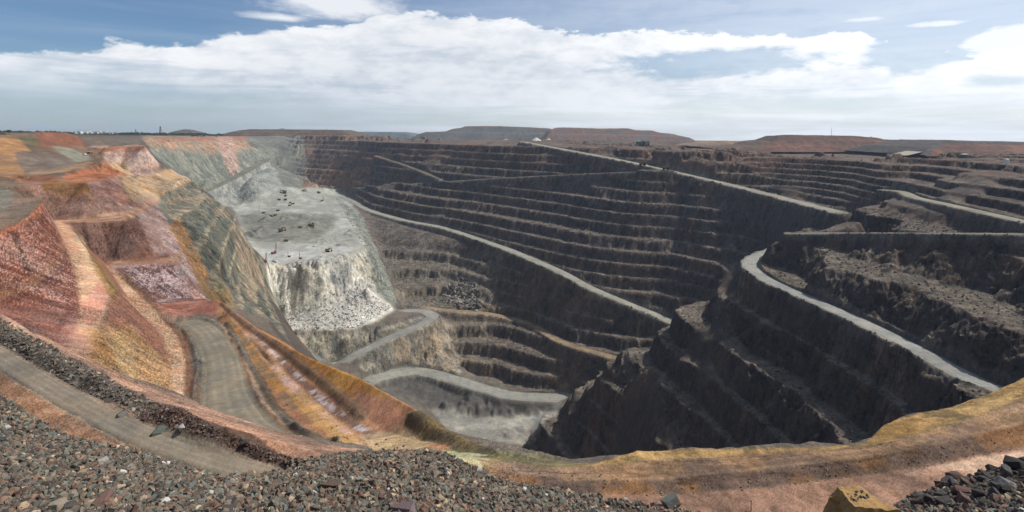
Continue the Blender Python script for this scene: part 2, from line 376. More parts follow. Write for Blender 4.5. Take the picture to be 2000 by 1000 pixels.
EXCL = [(-140,10),(-330,110),(-460,280),(-640,430),(-760,640),(-780,800),(-880,1050),(-980,1300),(-1200,1700),(-1380,2200),(-1400,2700),(-900,2850),(-560,2640),(-440,2250),(-260,1720),(0,1460),
        (250,1330),(480,1200),(680,1020),(740,800),(740,600),(640,400),(580,250),(470,60),(200,10)]
def in_poly(px, py, poly):
    ins = np.zeros(np.shape(px), bool)
    n = len(poly)
    for i in range(n):
        x1, y1 = poly[i]; x2, y2 = poly[(i+1) % n]
        if y1 == y2: continue
        c = ((y1 > py) != (y2 > py)) & (px < (x2-x1)*(py-y1)/(y2-y1)+x1)
        ins ^= c
    return ins
pts = [p for l in LINES for p in l]
gx, gy = np.meshgrid(np.arange(-6000, 6001, 150.0), np.arange(-50, 6000, 150.0))
gx = gx.ravel(); gy = gy.ravel()
ok = ~in_poly(gx, gy, EXCL) & (np.abs(gx) < 200+1.5*np.maximum(gy, 0)+200)
ok &= ~((np.abs(gx) < 330) & (gy < 120))
pts += [(float(x), float(y), float(plain(x, y))) for x, y in zip(gx[ok], gy[ok])]
for x, y in [(-60000, 60000), (0, 60000), (60000, 60000), (-30000, 20000), (30000, 20000), (0, 20000), (-16000, 9000), (16000, 9000), (0, 9000), (9000, 3000), (-9000, 3000), (-3000, -200), (3000, -200), (0, -200)]:
    pts.append((x, y, float(plain(x, y)) if y > 0 else -20.0))
seen = {}
for p in pts: seen.setdefault((round(p[0]*2), round(p[1]*2)), p)
pts = list(seen.values())
P3 = np.array(pts)
def raster_tin():
    v2 = [Vector((p[0], p[1])) for p in pts]
    r = geometry.delaunay_2d_cdt(v2, [], [], 0, 1e-4)
    vs, tris, orig = r[0], r[2], r[3]
    X = np.array([v[0] for v in vs]); Y = np.array([v[1] for v in vs])
    Z = np.array([np.mean([P3[k, 2] for k in o]) if len(o) else 0 for o in orig])
    S = np.full((NYR, NU), np.nan, np.float32)
    for t in tris:
        a, b, c = t
        ys = (Y[a], Y[b], Y[c])
        if max(ys) < Y_0: continue
        y0 = max(min(ys), Y_0); y1 = max(ys)
        r0 = int(np.searchsorted(yy, y0-1e-6)); r1 = int(np.searchsorted(yy, y1+1e-6))
        if r1 <= r0: continue
        us = []
        for k in t:
            if Y[k] > 1.0: us.append(X[k]/Y[k]*F+1000)
        if len(us) < 3:
            c0, c1 = 0, NU
        else:
            c0 = max(0, int((min(us)-U_0)/(U_1-U_0)*(NU-1))); c1 = min(NU, int((max(us)-U_0)/(U_1-U_0)*(NU-1))+2)
            if c1 <= c0: continue
        gxs = GX[r0:r1, c0:c1]; gys = GY[r0:r1, c0:c1]
        x1, y1_, x2, y2, x3, y3 = X[a], Y[a], X[b], Y[b], X[c], Y[c]
        d = (y2-y3)*(x1-x3)+(x3-x2)*(y1_-y3)
        if abs(d) < 1e-9: continue
        l1 = ((y2-y3)*(gxs-x3)+(x3-x2)*(gys-y3))/d
        l2 = ((y3-y1_)*(gxs-x3)+(x1-x3)*(gys-y3))/d
        l3 = 1-l1-l2
        m = (l1 >= -1e-4) & (l2 >= -1e-4) & (l3 >= -1e-4)
        if m.any():
            S[r0:r1, c0:c1][m] = (l1*Z[a]+l2*Z[b]+l3*Z[c])[m]
    bad = np.isnan(S)
    if bad.any(): S[bad] = plain(GX[bad], GY[bad])
    return S
S = raster_tin()
print('tin', len(pts), round(time.time()-T0, 1))

def blur(a, rr, rc):
    def box(a, r, ax):
        if r < 1: return a
        p = np.pad(a, [(r+1, r) if i == ax else (0, 0) for i in range(2)], mode='edge')
        c = np.cumsum(p, ax, dtype=np.float64)
        n = a.shape[ax]
        hi = np.take(c, np.arange(2*r+1, 2*r+1+n), ax); lo = np.take(c, np.arange(0, n), ax)
        return ((hi-lo)/(2*r+1)).astype(np.float32)
    for _ in range(2): a = box(box(a, rr, 0), rc, 1)
    return a
def proj(z): return V0 - z/GY*F

def zone_mask(poly, zgrid, ylim=(0, 1e9), warp=0.0, wl=None, seed=0, pad=12):
    """1 inside the traced outline (an area of one rock or soil), found on the ground it lies on"""
    us = [p[0] for p in poly]
    c0 = int(np.clip((min(us)-pad-U_0)/(U_1-U_0)*(NU-1), 0, NU-1)); c1 = int(np.clip((max(us)+pad-U_0)/(U_1-U_0)*(NU-1)+2, 1, NU))
    m = np.zeros((NYR, NU), np.float32)
    y = GY[:, c0:c1]
    rr = np.where((yy >= ylim[0]) & (yy <= ylim[1]))[0]
    if len(rr) == 0: return m
    r0, r1 = rr[0], rr[-1]+1
    y = GY[r0:r1, c0:c1]; v = V0-zgrid[r0:r1, c0:c1]/y*F; u = np.broadcast_to(uu[None, c0:c1], v.shape)
    if warp:
        x = GX[r0:r1, c0:c1]; k = wl or 0.03*float(np.median(y))
        u = u+warp*fbm(x, y, k, 4, seed+5); v = v+warp*fbm(x, y, k, 4, seed+77)
    m[r0:r1, c0:c1] = in_poly(u, v, poly)
    return m

# macro shape softened a little with distance
SB = blur(S, 5, 7)
far = sstep(GY, 260, 420)*np.maximum(sstep(GY, 820, 1000), sstep(uu, 470, 640)[None, :]).astype(np.float32)
SBn = S
Sm = SBn*(1-far)+SB*far

def grad(Z):
    dr = np.gradient(Z, axis=0)/np.gradient(yy)[:, None]            # along a row of constant bearing
    dx = np.gradient(GX, axis=1)
    zx = np.gradient(Z, axis=1)/dx
    zy = dr - zx*GX/GY
    return zx.astype(np.float32), zy.astype(np.float32)

# --- benches: the walls step down in rock faces and flat treads
T_FAR = [(560,262),(730,262),(2330,300),(2330,420),(2000,425),(1640,400),(1500,480),(1440,505),(1380,580),(1320,600),(1290,640),(1250,690),(1120,775),(1060,790),(960,745),(890,700),(872,612),(960,590),(985,495),(720,412),(690,370),(590,362)]
T_NEAR = [(2330,420),(2000,425),(1640,400),(1500,480),(1440,508),(1380,575),(1320,595),(1290,640),(1250,675),(1180,697),(1110,775),(1070,810),(1020,868),(1060,960),(2330,960)]
T_CLIFF = [(300,350),(390,352),(480,440),(525,560),(545,640),(580,710),(520,690),(420,590),(345,450)]
T_MID = [(735,470),(985,495),(965,590),(870,612),(790,600),(750,520)]
wt_far = blur(zone_mask(T_FAR, Sm, (330, 3200)), 4, 4)
wt_near = blur(zone_mask(T_NEAR, Sm, (230, 830)), 4, 4)*(1-wt_far)
# anything of the spur that lies behind it belongs to the far wall's benches
wt_clf = blur(zone_mask(T_CLIFF, Sm, (330, 800)), 3, 3)
wt_mid = blur(zone_mask(T_MID, Sm, (900, 1500)), 3, 3)
gzx, gzy = grad(blur(Sm, 14, 14)); slope_m = np.sqrt(gzx**2+gzy**2)
big = fbm(GX, GY, 210, 3, 11)
med = fbm(GX, GY, 62, 3, 12)
rid = fbm(GX, GY, 26, 4, 13, 0.55)
fine = fbm(GX, GY, 9, 4, 14, 0.55)
def terrace(Sv, H, z0, face=0.34, slant=0.07):
    t = (Sv-z0)/H; k = np.floor(t); fr = t-k
    ff = np.clip(face*slope_m, 0.14, 0.70); a = 1-ff
    g = np.where(fr < a, slant*fr/a, slant+(1-slant)*(fr-a)/ff)
    return z0+H*(k+g), fr, a
def blocks(wl, seed):
    wx = GX+0.35*wl*vnoise(GX/wl*1.7, GY/wl*1.7, seed+1); wy = GY+0.35*wl*vnoise(GX/wl*1.7+50, GY/wl*1.7, seed+2)
    return hash2(np.floor(wx/wl).astype(np.int64), np.floor(wy/wl).astype(np.int64), seed)
blk = 0.6*blocks(19, 61)+0.5*blocks(8.5, 62)+0.35*blocks(4.2, 63)
nz = 6*big+4.2*med+2.6*rid+1.2*fine+1.7*blk
Sw = Sm+5.0*np.sin(Sm*0.083+0.004*GX)+2.5*med
zt1, _, _ = terrace(Sw+nz*0.9+1.2*rid+1.0*fine, 19.5, -160.0)
wt_up = blur(zone_mask([(1515,470),(1560,452),(2330,455),(2330,830),(1965,762),(1600,588),(1490,532)], Sm, (230, 800)), 3, 3)
Sw2 = Sm+6.0*np.sin(Sm*0.061+0.011*GX+0.7)+3.5*med+4*fbm(GX, GY, 95, 2, 67)
zt2, _, _ = terrace(Sw2+nz*1.0+2.4*rid+1.3*fine+0.4*blk, 30.0, -160.0, 0.36+0.5*wt_up)
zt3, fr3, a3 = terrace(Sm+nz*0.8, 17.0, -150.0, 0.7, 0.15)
zt4, _, _ = terrace(Sm+nz*0.9, 19.0, -280.0, 0.5, 0.12)
fall = 1-0.7*sstep(fbm(GX, GY, 95, 3, 64), 0.42, 0.62)
wt_ur = blur(zone_mask([(1440,294),(2330,330),(2330,470),(2000,425),(1880,418),(1640,402),(1560,385),(1480,345)], Sm, (400, 1300)), 4, 4)
zt5, _, _ = terrace(Sm+nz*0.35, 9.0, -160.0, 0.4)
zt1 = zt1*(1-wt_ur)+zt5*wt_ur
wt_far = wt_far*fall; wt_up0 = blur(zone_mask([(1515,470),(1560,452),(2330,455),(2330,830),(1965,762),(1600,588),(1490,532)], Sm, (230, 800)), 3, 3)
wt_near = wt_near*(1-(0.85-0.65*wt_up0)*sstep(fbm(GX, GY, 75, 3, 68), 0.22, 0.5))
Z = Sm+(zt1-Sm)*wt_far+(zt2-Sm)*wt_near+(zt3-Sm)*wt_clf*0.8+(zt4-Sm)*wt_mid*0.9
rocky = np.clip(wt_far+wt_near+wt_clf+wt_mid, 0, 1)
# rough rock where there are no benches: cliffs and gravel slopes in the pit
WHITE = [(500,512),(560,516),(720,488),(760,560),(700,600),(640,590),(600,605),(520,640),(495,600)]
LOWC = [(530,650),(700,645),(850,610),(900,650),(900,745),(740,740),(690,705),(560,700)]
COLW = [(270,268),(480,266),(560,320),(470,410),(380,372),(330,330)]
UPW = [(170,286),(285,284),(312,318),(335,330),(240,425),(190,340)]
wc = blur(np.clip(zone_mask(WHITE, S, (800, 1300))+zone_mask(LOWC, S, (800, 1150)), 0, 1), 3, 3)
wl_ = blur(np.clip(zone_mask(COLW, S, (1200, 3000))+0.5*zone_mask(UPW, S, (420, 800)), 0, 1), 3, 3)
cliffn = 9*fbm(GX, GY, 70, 2, 21)+6*fbm(GX, GY, 26, 4, 22, 0.6, ridged=True)+2.6*fine
steep0 = sstep(slope_m, 0.25, 0.8)
Z = Z+(cliffn+6*blk)*wc*steep0*1.15+cliffn*wl_*steep0*0.8
# gravel and rubble slopes: small lumps
rub = blur(zone_mask([(735,425),(900,470),(985,500),(960,590),(860,610),(780,600),(740,500),(700,420)], S, (950, 1700)), 3, 3)
Z = Z+rub*(2.4*fbm(GX, GY, 22, 4, 31)+0.8*fine)
for pu, pv, pr, ph in [(500,460,26,14),(520,456,20,9),(617,446,24,12),(595,377,34,10),(640,381,30,9),(575,380,22,7),(600,432,30,6),(560,436,26,7),(520,437,20,6),(560,502,16,3),(640,470,24,5),(480,392,30,9),(670,480,20,6),(690,455,26,8)]:
    px_, py_, pz_ = uvz(pu, pv, PLAT)
    dd = np.hypot(GX-px_, (GY-py_)*0.6)+0.35*pr*vnoise(GX/9.0, GY/9.0, int(pu))
    Z = Z+ph*(1-sstep(dd, 0, pr))
plm = blur(zone_mask([(455,404),(545,366),(640,368),(705,420),(725,490),(640,516),(508,514),(470,440)], S, (900, 2500)), 4, 4)
Z = Z+plm*(2.6*fbm(GX, GY, 30, 4, 481)+2.2*np.clip(fbm(GX, GY, 55, 3, 482, ridged=True), -0.2, 1))
for pu, pv, pz0, pr, ph in [(930,800,-426,20,7),(985,802,-427,24,7),(1040,800,-427,20,6),(905,806,-427,14,6),(1000,848,-432,16,3),(870,800,-422,12,7),(1020,838,-431,10,2.5)]:
    px_, py_, pz_ = uvz(pu, pv, pz0)
    dd = np.hypot(GX-px_, (GY-py_))+0.35*pr*vnoise(GX/7.0, GY/7.0, int(pu))
    Z = Z+ph*(1-sstep(dd, pr*0.3, pr))
flm = blur(zone_mask([(780,765),(920,800),(1090,790),(1060,830),(1030,870),(900,850)], S, (760, 960)), 3, 3)
Z = Z+flm*1.6*fbm(GX, GY, 24, 4, 483)
# general roughness that grows with distance; smooth batters near the viewer stay smooth
near_amp = 0.10+0.5*sstep(GY, 90, 600)
Z = Z+near_amp*(0.5*fbm(GX, GY, 7, 3, 41)+0.6*fbm(GX, GY, 30, 2, 42))
print('benches', round(time.time()-T0, 1))

# --- roads cut into the ground
def on_ground(uv, zg):
    """first ground met by the rays of a traced line"""
    out = []
    vv = None
    for u, v in uv:
        c = int(round((u-U_0)/(U_1-U_0)*(NU-1)))
        col = V0-zg[:, c]/yy*F
        top = np.minimum.accumulate(col)
        r = int(np.argmax(top <= v))
        out.append(((u-1000)/F*yy[r], yy[r], float(zg[r, c])))
    return out
def smooth_line(p, n=8):
    p = [np.array(q, float) for q in p]; out = []
    for i in range(len(p)-1):
        a = p[max(i-1, 0)]; b = p[i]; c = p[i+1]; d = p[min(i+2, len(p)-1)]
        for k in range(n):
            t = k/n
            out.append(0.5*((2*b)+(c-a)*t+(2*a-5*b+4*c-d)*t*t+(3*b-a-3*c+d)*t**3))
    out.append(p[-1]); return np.array(out)
road_w = np.zeros((NYR, NU), np.float32)
road_c = np.zeros((NYR, NU, 3), np.float32)
berm_w = np.zeros((NYR, NU), np.float32)
ROADS = []
def carve(name, line, width, cut=2.6, fill=2.2, reach=22, berm=0.0, bermside=0, colour=None, sheet=True, label=None, bw=1.6):
    global Z
    L = smooth_line(line)
    x0, x1 = L[:, 0].min()-reach-width, L[:, 0].max()+reach+width
    y0, y1 = max(L[:, 1].min()-reach-width, Y_0), L[:, 1].max()+reach+width
    r0, r1 = np.searchsorted(yy, y0), np.searchsorted(yy, y1)
    us = [x/y*F+1000 for x in (x0, x1) for y in (y0, y1)]
    c0 = int(np.clip((min(us)-U_0)/(U_1-U_0)*(NU-1), 0, NU-1)); c1 = int(np.clip((max(us)-U_0)/(U_1-U_0)*(NU-1)+1, 1, NU))
    gx = GX[r0:r1, c0:c1]; gy = GY[r0:r1, c0:c1]
    best = np.full(gx.shape, 1e9, np.float32); zr = np.zeros_like(best); side = np.zeros_like(best)
    for a, b in zip(L[:-1], L[1:]):
        dx, dy = b[0]-a[0], b[1]-a[1]; l2 = dx*dx+dy*dy+1e-9
        m = (gx > min(a[0], b[0])-reach-width) & (gx < max(a[0], b[0])+reach+width) & (gy > min(a[1], b[1])-reach-width) & (gy < max(a[1], b[1])+reach+width)
        if not m.any(): continue
        px, py = gx[m]-a[0], gy[m]-a[1]
        t = np.clip((px*dx+py*dy)/l2, 0, 1)
        d = np.hypot(px-t*dx, py-t*dy)
        bm = best[m]; zz = zr[m]; ss = side[m]; k = d < bm
        bm[k] = d[k]; zz[k] = (a[2]+(b[2]-a[2])*t)[k]; ss[k] = np.sign(dx*py-dy*px)[k]
        best[m] = bm; zr[m] = zz; side[m] = ss
    w = width/2+0.06*width*fbm(gx, gy, 14, 2, 55)
    e = np.maximum(best-w, 0)
    zz = Z[r0:r1, c0:c1]
    inside = best < reach+width/2
    new = np.clip(zz, zr-e*fill, zr+e*cut)
    zz = np.where(inside, new, zz)
    if berm:
        s = np.ones_like(side) if bermside == 0 else (side*bermside > 0).astype(np.float32)
        bh = np.exp(-((best-width/2-bw)/bw)**2)*s
        zz = zz+berm*bh*(1+0.5*fbm(gx, gy, 5, 3, 58))*inside
        berm_w[r0:r1, c0:c1] = np.maximum(berm_w[r0:r1, c0:c1], bh*inside)
    Z[r0:r1, c0:c1] = zz
    road_w[r0:r1, c0:c1] = np.maximum(road_w[r0:r1, c0:c1], (1-sstep(best, width/2-0.12*width, width/2+0.05*width)))
    rw_ = 1-sstep(best, width/2-0.12*width, width/2+0.05*width)
    if colour: road_c[r0:r1, c0:c1] = np.where((rw_ > 0.02)[..., None], np.array(colour, np.float32), road_c[r0:r1, c0:c1])
    if sheet: ROADS.append((name, L, width, colour, label))
R4s = on_ground([(u, v) for u, v, z in R4], Sm)
R5s = on_ground([(u, v) for u, v, z in R5], Sm)
pz = lambda r: [uvz(*p) for p in r]
def monot(pts, n=3):
    """iron out the heights along a ramp"""
    z = np.array([p[2] for p in pts])
    for _ in range(n): z[1:-1] = (z[:-2]+2*z[1:-1]+z[2:])/4
    x = np.array([p[0] for p in pts]); y = np.array([p[1] for p in pts])
    for _ in range(n):
        x[1:-1] = (x[:-2]+2*x[1:-1]+x[2:])/4; y[1:-1] = (y[:-2]+2*y[1:-1]+y[2:])/4
    return list(zip(x, y, z))
RG = (150, 148, 134)
carve('haul_road', monot(R5s), 16, colour=(104,100,92), berm=1.5)
carve('haul_road', monot(R4s), 24, colour=(158,152,136), berm=2)
carve('haul_road', pz(R1), 22, colour=(160,157,142), berm=2.5, bermside=0)
carve('haul_road', pz(R3), 32, colour=(152,150,138), berm=2.5)
carve('haul_road', pz(R2), 24, colour=(154,152,142), berm=1.5)
carve('bench_road', pz(R6), 16, colour=(150,145,128), berm=1)
carve('bench_road', pz(R7), 15, colour=(132,126,112), berm=1.5, bermside=0)
carve('haul_road', pz(R8), 18.5, colour=(158,157,148), berm=2.2)
carve('bench_track', pz(L1), 17, colour=(150,130,104), sheet=False)
carve('wall_ramp', monot([uvz(*p) for p in [(392,378,-184),(430,364,-166),(470,342,-140),(500,325,-122),(522,310,-107)]]), 30, cut=1.6, colour=(128,126,112), sheet=False)
R9s = on_ground([(735,305),(790,318),(830,335),(860,350)], Sm)
carve('bench_track', monot(R9s), 16, colour=(118,106,90), sheet=False)
RK = [uvz(*p) for p in [(352,634,-95),(376,632,-94),(402,648,-89),(424,680,-83),(436,715,-78),(440,760,-71),(450,802,-65),(476,840,-59),(516,872,-54),(560,893,-50)]]
carve('bench_road', RK, 12.5, cut=1.2, fill=1.0, reach=8, colour=(144,134,114), berm=0.9, bw=1.1)
RN = [uvz(*p) for p in [(-320,500,-25),(-120,622,-25),(0,699,-25),(50,730,-25),(100,761,-25),(150,789,-25),(200,815,-25),(250,840,-25),(300,862,-25.1),(380,890,-25.3),(450,912,-25.5),(530,934,-26.0)]]
carve('bench_road', RN, 2.7, cut=0.8, fill=0.8, reach=3, colour=(150,136,116), sheet=True)
print('roads', round(time.time()-T0, 1))

# --- windrows and small relief near the viewer
def ridge(line, height, width, seed=3, rough=0.5, wl=3.0):
    global Z
    L = smooth_line(line, 5); reach = width*2.6
    x0, x1 = L[:, 0].min()-reach, L[:, 0].max()+reach
    y0, y1 = max(L[:, 1].min()-reach, Y_0), L[:, 1].max()+reach
    r0, r1 = np.searchsorted(yy, y0), np.searchsorted(yy, y1)
    us = [x/y*F+1000 for x in (x0, x1) for y in (y0, y1)]
    c0 = int(np.clip((min(us)-U_0)/(U_1-U_0)*(NU-1), 0, NU-1)); c1 = int(np.clip((max(us)-U_0)/(U_1-U_0)*(NU-1)+1, 1, NU))
    gx = GX[r0:r1, c0:c1]; gy = GY[r0:r1, c0:c1]; best = np.full(gx.shape, 1e9, np.float32)
    for a, b in zip(L[:-1], L[1:]):
        dx, dy = b[0]-a[0], b[1]-a[1]; l2 = dx*dx+dy*dy+1e-9
        t = np.clip(((gx-a[0])*dx+(gy-a[1])*dy)/l2, 0, 1)
        best = np.minimum(best, np.hypot(gx-a[0]-t*dx, gy-a[1]-t*dy))
    n = fbm(gx, gy, wl, 4, seed)
    de = np.minimum(np.hypot(gx-L[0, 0], gy-L[0, 1]), np.hypot(gx-L[-1, 0], gy-L[-1, 1]))
    best = best+width*(1-sstep(de, 0, width*4))
    h = height*(1-sstep(best, 0, width))*(1+rough*n)
    Z[r0:r1, c0:c1] += h
    out = np.zeros((NYR, NU), np.float32); out[r0:r1, c0:c1] = 1-sstep(best+n*0.3*width, width*0.75, width*1.1)
    return out
wr_road = ridge([uvz(*p) for p in [(-250,495,-25),(-100,580,-25),(0,650,-25),(100,703,-25.2),(200,757,-25.4),(280,800,-25.6)]], 0.7, 1.7, 3, 0.55)
wr_mid = ridge([uvz(*p) for p in [(262,800,-25.7),(310,822,-25.7),(370,848,-25.8),(440,872,-25.8),(520,895,-25.8),(600,915,-25.8)]], 1.5, 2.4, 4, 0.45)
wr_e = ridge([uvz(*p) for p in [(430,590,-96),(500,652,-84),(560,700,-76),(640,762,-64),(720,822,-53)]], 0.55, 1.5, 5, 0.35)
wr_e2 = ridge([uvz(*p) for p in [(790,800,-48),(830,826,-44),(880,858,-39),(930,882,-35),(1000,903,-31)]], 0.8, 1.8, 6, 0.35)
wr_g = ridge([uvz(*p) for p in [(440,630,-92),(490,720,-79),(530,790,-67),(580,850,-57),(640,886,-49)]], 0.6, 1.4, 7, 0.35)
wr_l = ridge([uvz(*p) for p in [(1245,878,-26.2),(1330,883,-26.3),(1430,881,-26.3),(1560,876,-26.5),(1690,867,-26.4)]], 0.5, 1.4, 8, 0.5, 2.0)
wr_m = ridge([uvz(*p) for p in [(880,852,-26.6),(940,868,-26.6),(1000,888,-26.2),(1080,903,-25.8)]], 0.9, 2.2, 9, 0.4, 2.0)
heap_rows = (GY < 75)
Z = Z+heap_rows*(0.14*fbm(GX, GY, 2.2, 5, 71)+0.05*fbm(GX, GY, 0.5, 3, 72))

# ------------------------------------------------------------------ what the ground is made of
# colours of rock and soil, noted as they look in full sun, turned into surface colours
GAIN = 0.76
SAT = 0.90
def rgb(c):
    g = 0.3*c[0]+0.59*c[1]+0.11*c[2]
    return lin(*[max(0, g+(k-g)*SAT) for k in c], k=GAIN)
gx_, gy_ = grad(Z)
slp = np.sqrt(gx_**2+gy_**2)
VV = V0-Z/GY*F
white = rng.random((NYR, NU)).astype(np.float32)
white_ = white[::-1, ::-1].copy()
# runnels: follow the fall of the slope and smear a random grain along it
def runnels(n=18, step=0.0042, white=white):
    X = GX.copy(); Y = GY.copy(); acc = white.copy()
    bx = blur(gx_, 2, 2); by = blur(gy_, 2, 2)
    m = np.sqrt(bx**2+by**2)+1e-4; bx = bx/m; by = by/m
    ci = np.broadcast_to(np.arange(NU)[None, :], Z.shape); ri = np.broadcast_to(np.arange(NYR)[:, None], Z.shape)
    dith = rng.random((NYR, NU)).astype(np.float32)
    for k in range(n):
        st = step*np.minimum(Y, 700)*(0.75+0.5*white_)
        dith = np.roll(dith, (17, 29), (0, 1))
        X = X+bx[ri, ci]*st; Y = Y+by[ri, ci]*st
        Y = np.clip(Y, 6, 25000)
        ci = np.clip(((X/Y*F+1000-U_0)/(U_1-U_0)*(NU-1)+dith).astype(np.int32), 0, NU-1)
        ri = np.clip(np.interp(np.log(Y), lny, np.arange(NYR))+dith[::-1], 0, NYR-1).astype(np.int32)
        acc = acc+white[ri, ci]
    a = acc/(n+1); return ((a-0.5)*math.sqrt(12*(n+1)))*0.5
streak = runnels()
streak = np.clip(streak, -1.6, 1.6)
w2 = blur(white, 1, 2); w2 = (w2-w2.mean())/w2.std()*0.289+0.5
gully = runnels(13, 0.0042, w2.astype(np.float32)); gully = np.clip(gully/gully.std()*0.5, -1.4, 1.4)
print('runnels', round(time.time()-T0, 1))

rill = ((GX < -20) & (uu[None, :] < 470) & (GY < 460) & (GY > 70))
Z = Z+(0.15*streak+0.55*gully)*blur(rill.astype(np.float32), 3, 3)*sstep(slp, 0.25, 0.6)*0.0013*np.minimum(GY, 400)
Z = Z+streak*rocky*sstep(slp, 0.5, 1.0)*0.6
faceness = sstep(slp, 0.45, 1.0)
n_big = fbm(GX, GY, 150, 4, 101); n_med = fbm(GX, GY, 36, 4, 102); n_sm = fbm(GX, GY, 8, 4, 103)
n_zz = fbm(GX*0.35+GY*0.1, Z*3.0+0.2*GX, 40, 4, 104)               # layering: changes fastest with height
def lerp(a, b, t): return a*(1-t[..., None])+b*t[..., None]
COLR = np.empty((NYR, NU, 3), np.float32)
COLR[:] = rgb((116, 105, 92))
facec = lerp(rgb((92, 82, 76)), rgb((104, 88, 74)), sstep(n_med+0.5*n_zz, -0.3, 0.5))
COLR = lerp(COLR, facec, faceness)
def paint(poly, c1, c2=None, wl=30, y=(0, 1e9), warp=3.0, feather=1, k=1.0, st=0.0, src=None, lay=False, sh=(-0.22, 0.22), mask=None):
    """lay an area of rock of one or two mixed colours on the ground"""
    global COLR
    if mask is None:
        w = zone_mask(poly, Z, y, warp, seed=int(abs(poly[0][0]*7+poly[0][1]*13))%997)
        if feather: w = blur(w, feather, feather)
    else: w = mask
    idx = np.where(w.max(0) > 0.003)[0]; idr = np.where(w.max(1) > 0.003)[0]
    if len(idx) == 0 or len(idr) == 0: print('empty zone', poly and poly[0]); return
    sl = (slice(idr[0], idr[-1]+1), slice(idx[0], idx[-1]+1))
    c = np.empty(w[sl].shape+(3,), np.float32); c[:] = rgb(c1)
    if c2 is not None:
        n = fbm(GX[sl], (Z[sl]*3 if lay else GY[sl]), wl, 5, int(wl*10)+7, 0.58)+st*streak[sl]
        c = lerp(c, rgb(c2), sstep(n, sh[0], sh[1]))
    elif st: c = c*(1+0.22*st*streak[sl])[..., None]
    COLR[sl] = lerp(COLR[sl], c, np.clip(w[sl]*k, 0, 1))

# plain and dumps beyond the rim
beyond = ~in_poly(GX, GY, EXCL) & (GY > 120)
paint(None, (112,98,80), (96,88,74), 90, mask=blur(beyond.astype(np.float32), 3, 3))
scrub = beyond & (fbm(GX, GY, 60, 4, 205) > 0.12) & (GX < 900)
paint(None, (70,76,56), mask=blur(scrub.astype(np.float32), 1, 1), k=0.7)
# far walls
paint([(560,262),(700,262),(725,300),(722,372),(580,372)], (146,116,92), (112,96,84), 60, y=(1900,3000), lay=True)
paint([(640,330),(690,335),(690,368),(640,368)], (168,118,76), (130,108,90), 30, y=(1900,3000), k=0.6)
paint([(478,262),(592,262),(598,345),(585,372),(540,372),(520,320)], (140,140,126), (118,118,108), 40, y=(1800,3100))
paint([(700,262),(2100,300),(2100,345),(1500,330),(1000,318),(700,312)], (124,96,82), (96,80,76), 50, y=(600,2500), lay=True, k=0.75)
paint([(1150,330),(1640,415),(1500,500),(1000,480),(980,360)], (92,84,80), (104,94,88), 60, y=(700,1700), k=0.5)
# colourful wall
CW = [(278,267),(478,266),(540,330),(520,372),(460,412),(395,376),(340,335),(300,302)]
paint(CW, (146,146,130), (118,122,110), 40, y=(1150,3000), st=0.3)
paint([(278,266),(478,265),(492,288),(440,300),(340,292),(286,284)], (186,140,106), (162,146,124), 45, y=(1150,3000), warp=5, st=0.5, feather=2)
paint([(300,268),(480,266),(484,275),(300,276)], (176,118,92), (170,128,102), 40, y=(1150,3000), warp=2, k=0.8)
paint([(420,266),(452,266),(470,330),(452,350),(440,320)], (206,176,158), (188,140,120), 18, y=(1150,3000), warp=4, st=0.5, k=0.75)
paint([(395,378),(470,345),(530,312),(552,368),(470,412),(430,400)], (164,164,154), (136,140,132), 30, y=(1150,3000), st=0.3)
# platform
paint([(455,404),(500,380),(545,366),(640,368),(668,373),(705,420),(725,492),(640,518),(508,516),(470,440)], (182,182,170), (160,160,148), 60, y=(900,2500))
paint([(468,420),(560,416),(660,420),(650,446),(610,470),(500,474),(470,445)], (138,136,122), (118,118,108), 40, y=(900,2500), k=0.9, feather=3)
paint([(508,492),(620,480),(705,482),(640,516),(508,516)], (196,196,188), (176,174,164), 30, y=(900,2500), k=0.8)
# white cliff
paint([(500,514),(560,518),(640,514),(720,486),(766,560),(770,606),(700,642),(520,648),(480,600)], (236,230,210), (196,188,168), 20, y=(780,1500), st=0.10)
paint([(640,515),(690,505),(690,560),(660,575),(645,545)], (140,142,140), (168,166,158), 14, y=(800,1500), warp=5, k=0.75)
paint([(640,590),(700,545),(735,560),(760,608),(690,640),(540,646),(560,610)], (226,222,210), (204,200,190), 30, y=(780,1500), warp=4, k=0.8)
paint([(480,572),(545,570),(560,620),(520,646),(470,622)], (150,150,134), (180,168,142), 14, y=(700,1200), warp=5, k=0.8)
# scree right of the platform
paint([(655,380),(672,400),(705,420),(742,500),(782,590),(770,606),(732,560),(715,480),(690,430)], (156,158,142), (132,134,122), 20, y=(900,2200), st=0.6)
paint([(722,415),(870,440),(900,470),(880,495),(800,500),(742,495)], (122,110,98), (104,96,88), 12, y=(1000,1800))
paint([(742,495),(900,490),(985,490),(965,590),(870,612),(780,600)], (130,120,104), (112,104,92), 24, y=(950,1500))
paint([(862,575),(905,540),(935,560),(930,590),(870,590)], (160,152,136), (126,118,106), 8, y=(950,1300), warp=4, k=0.8)
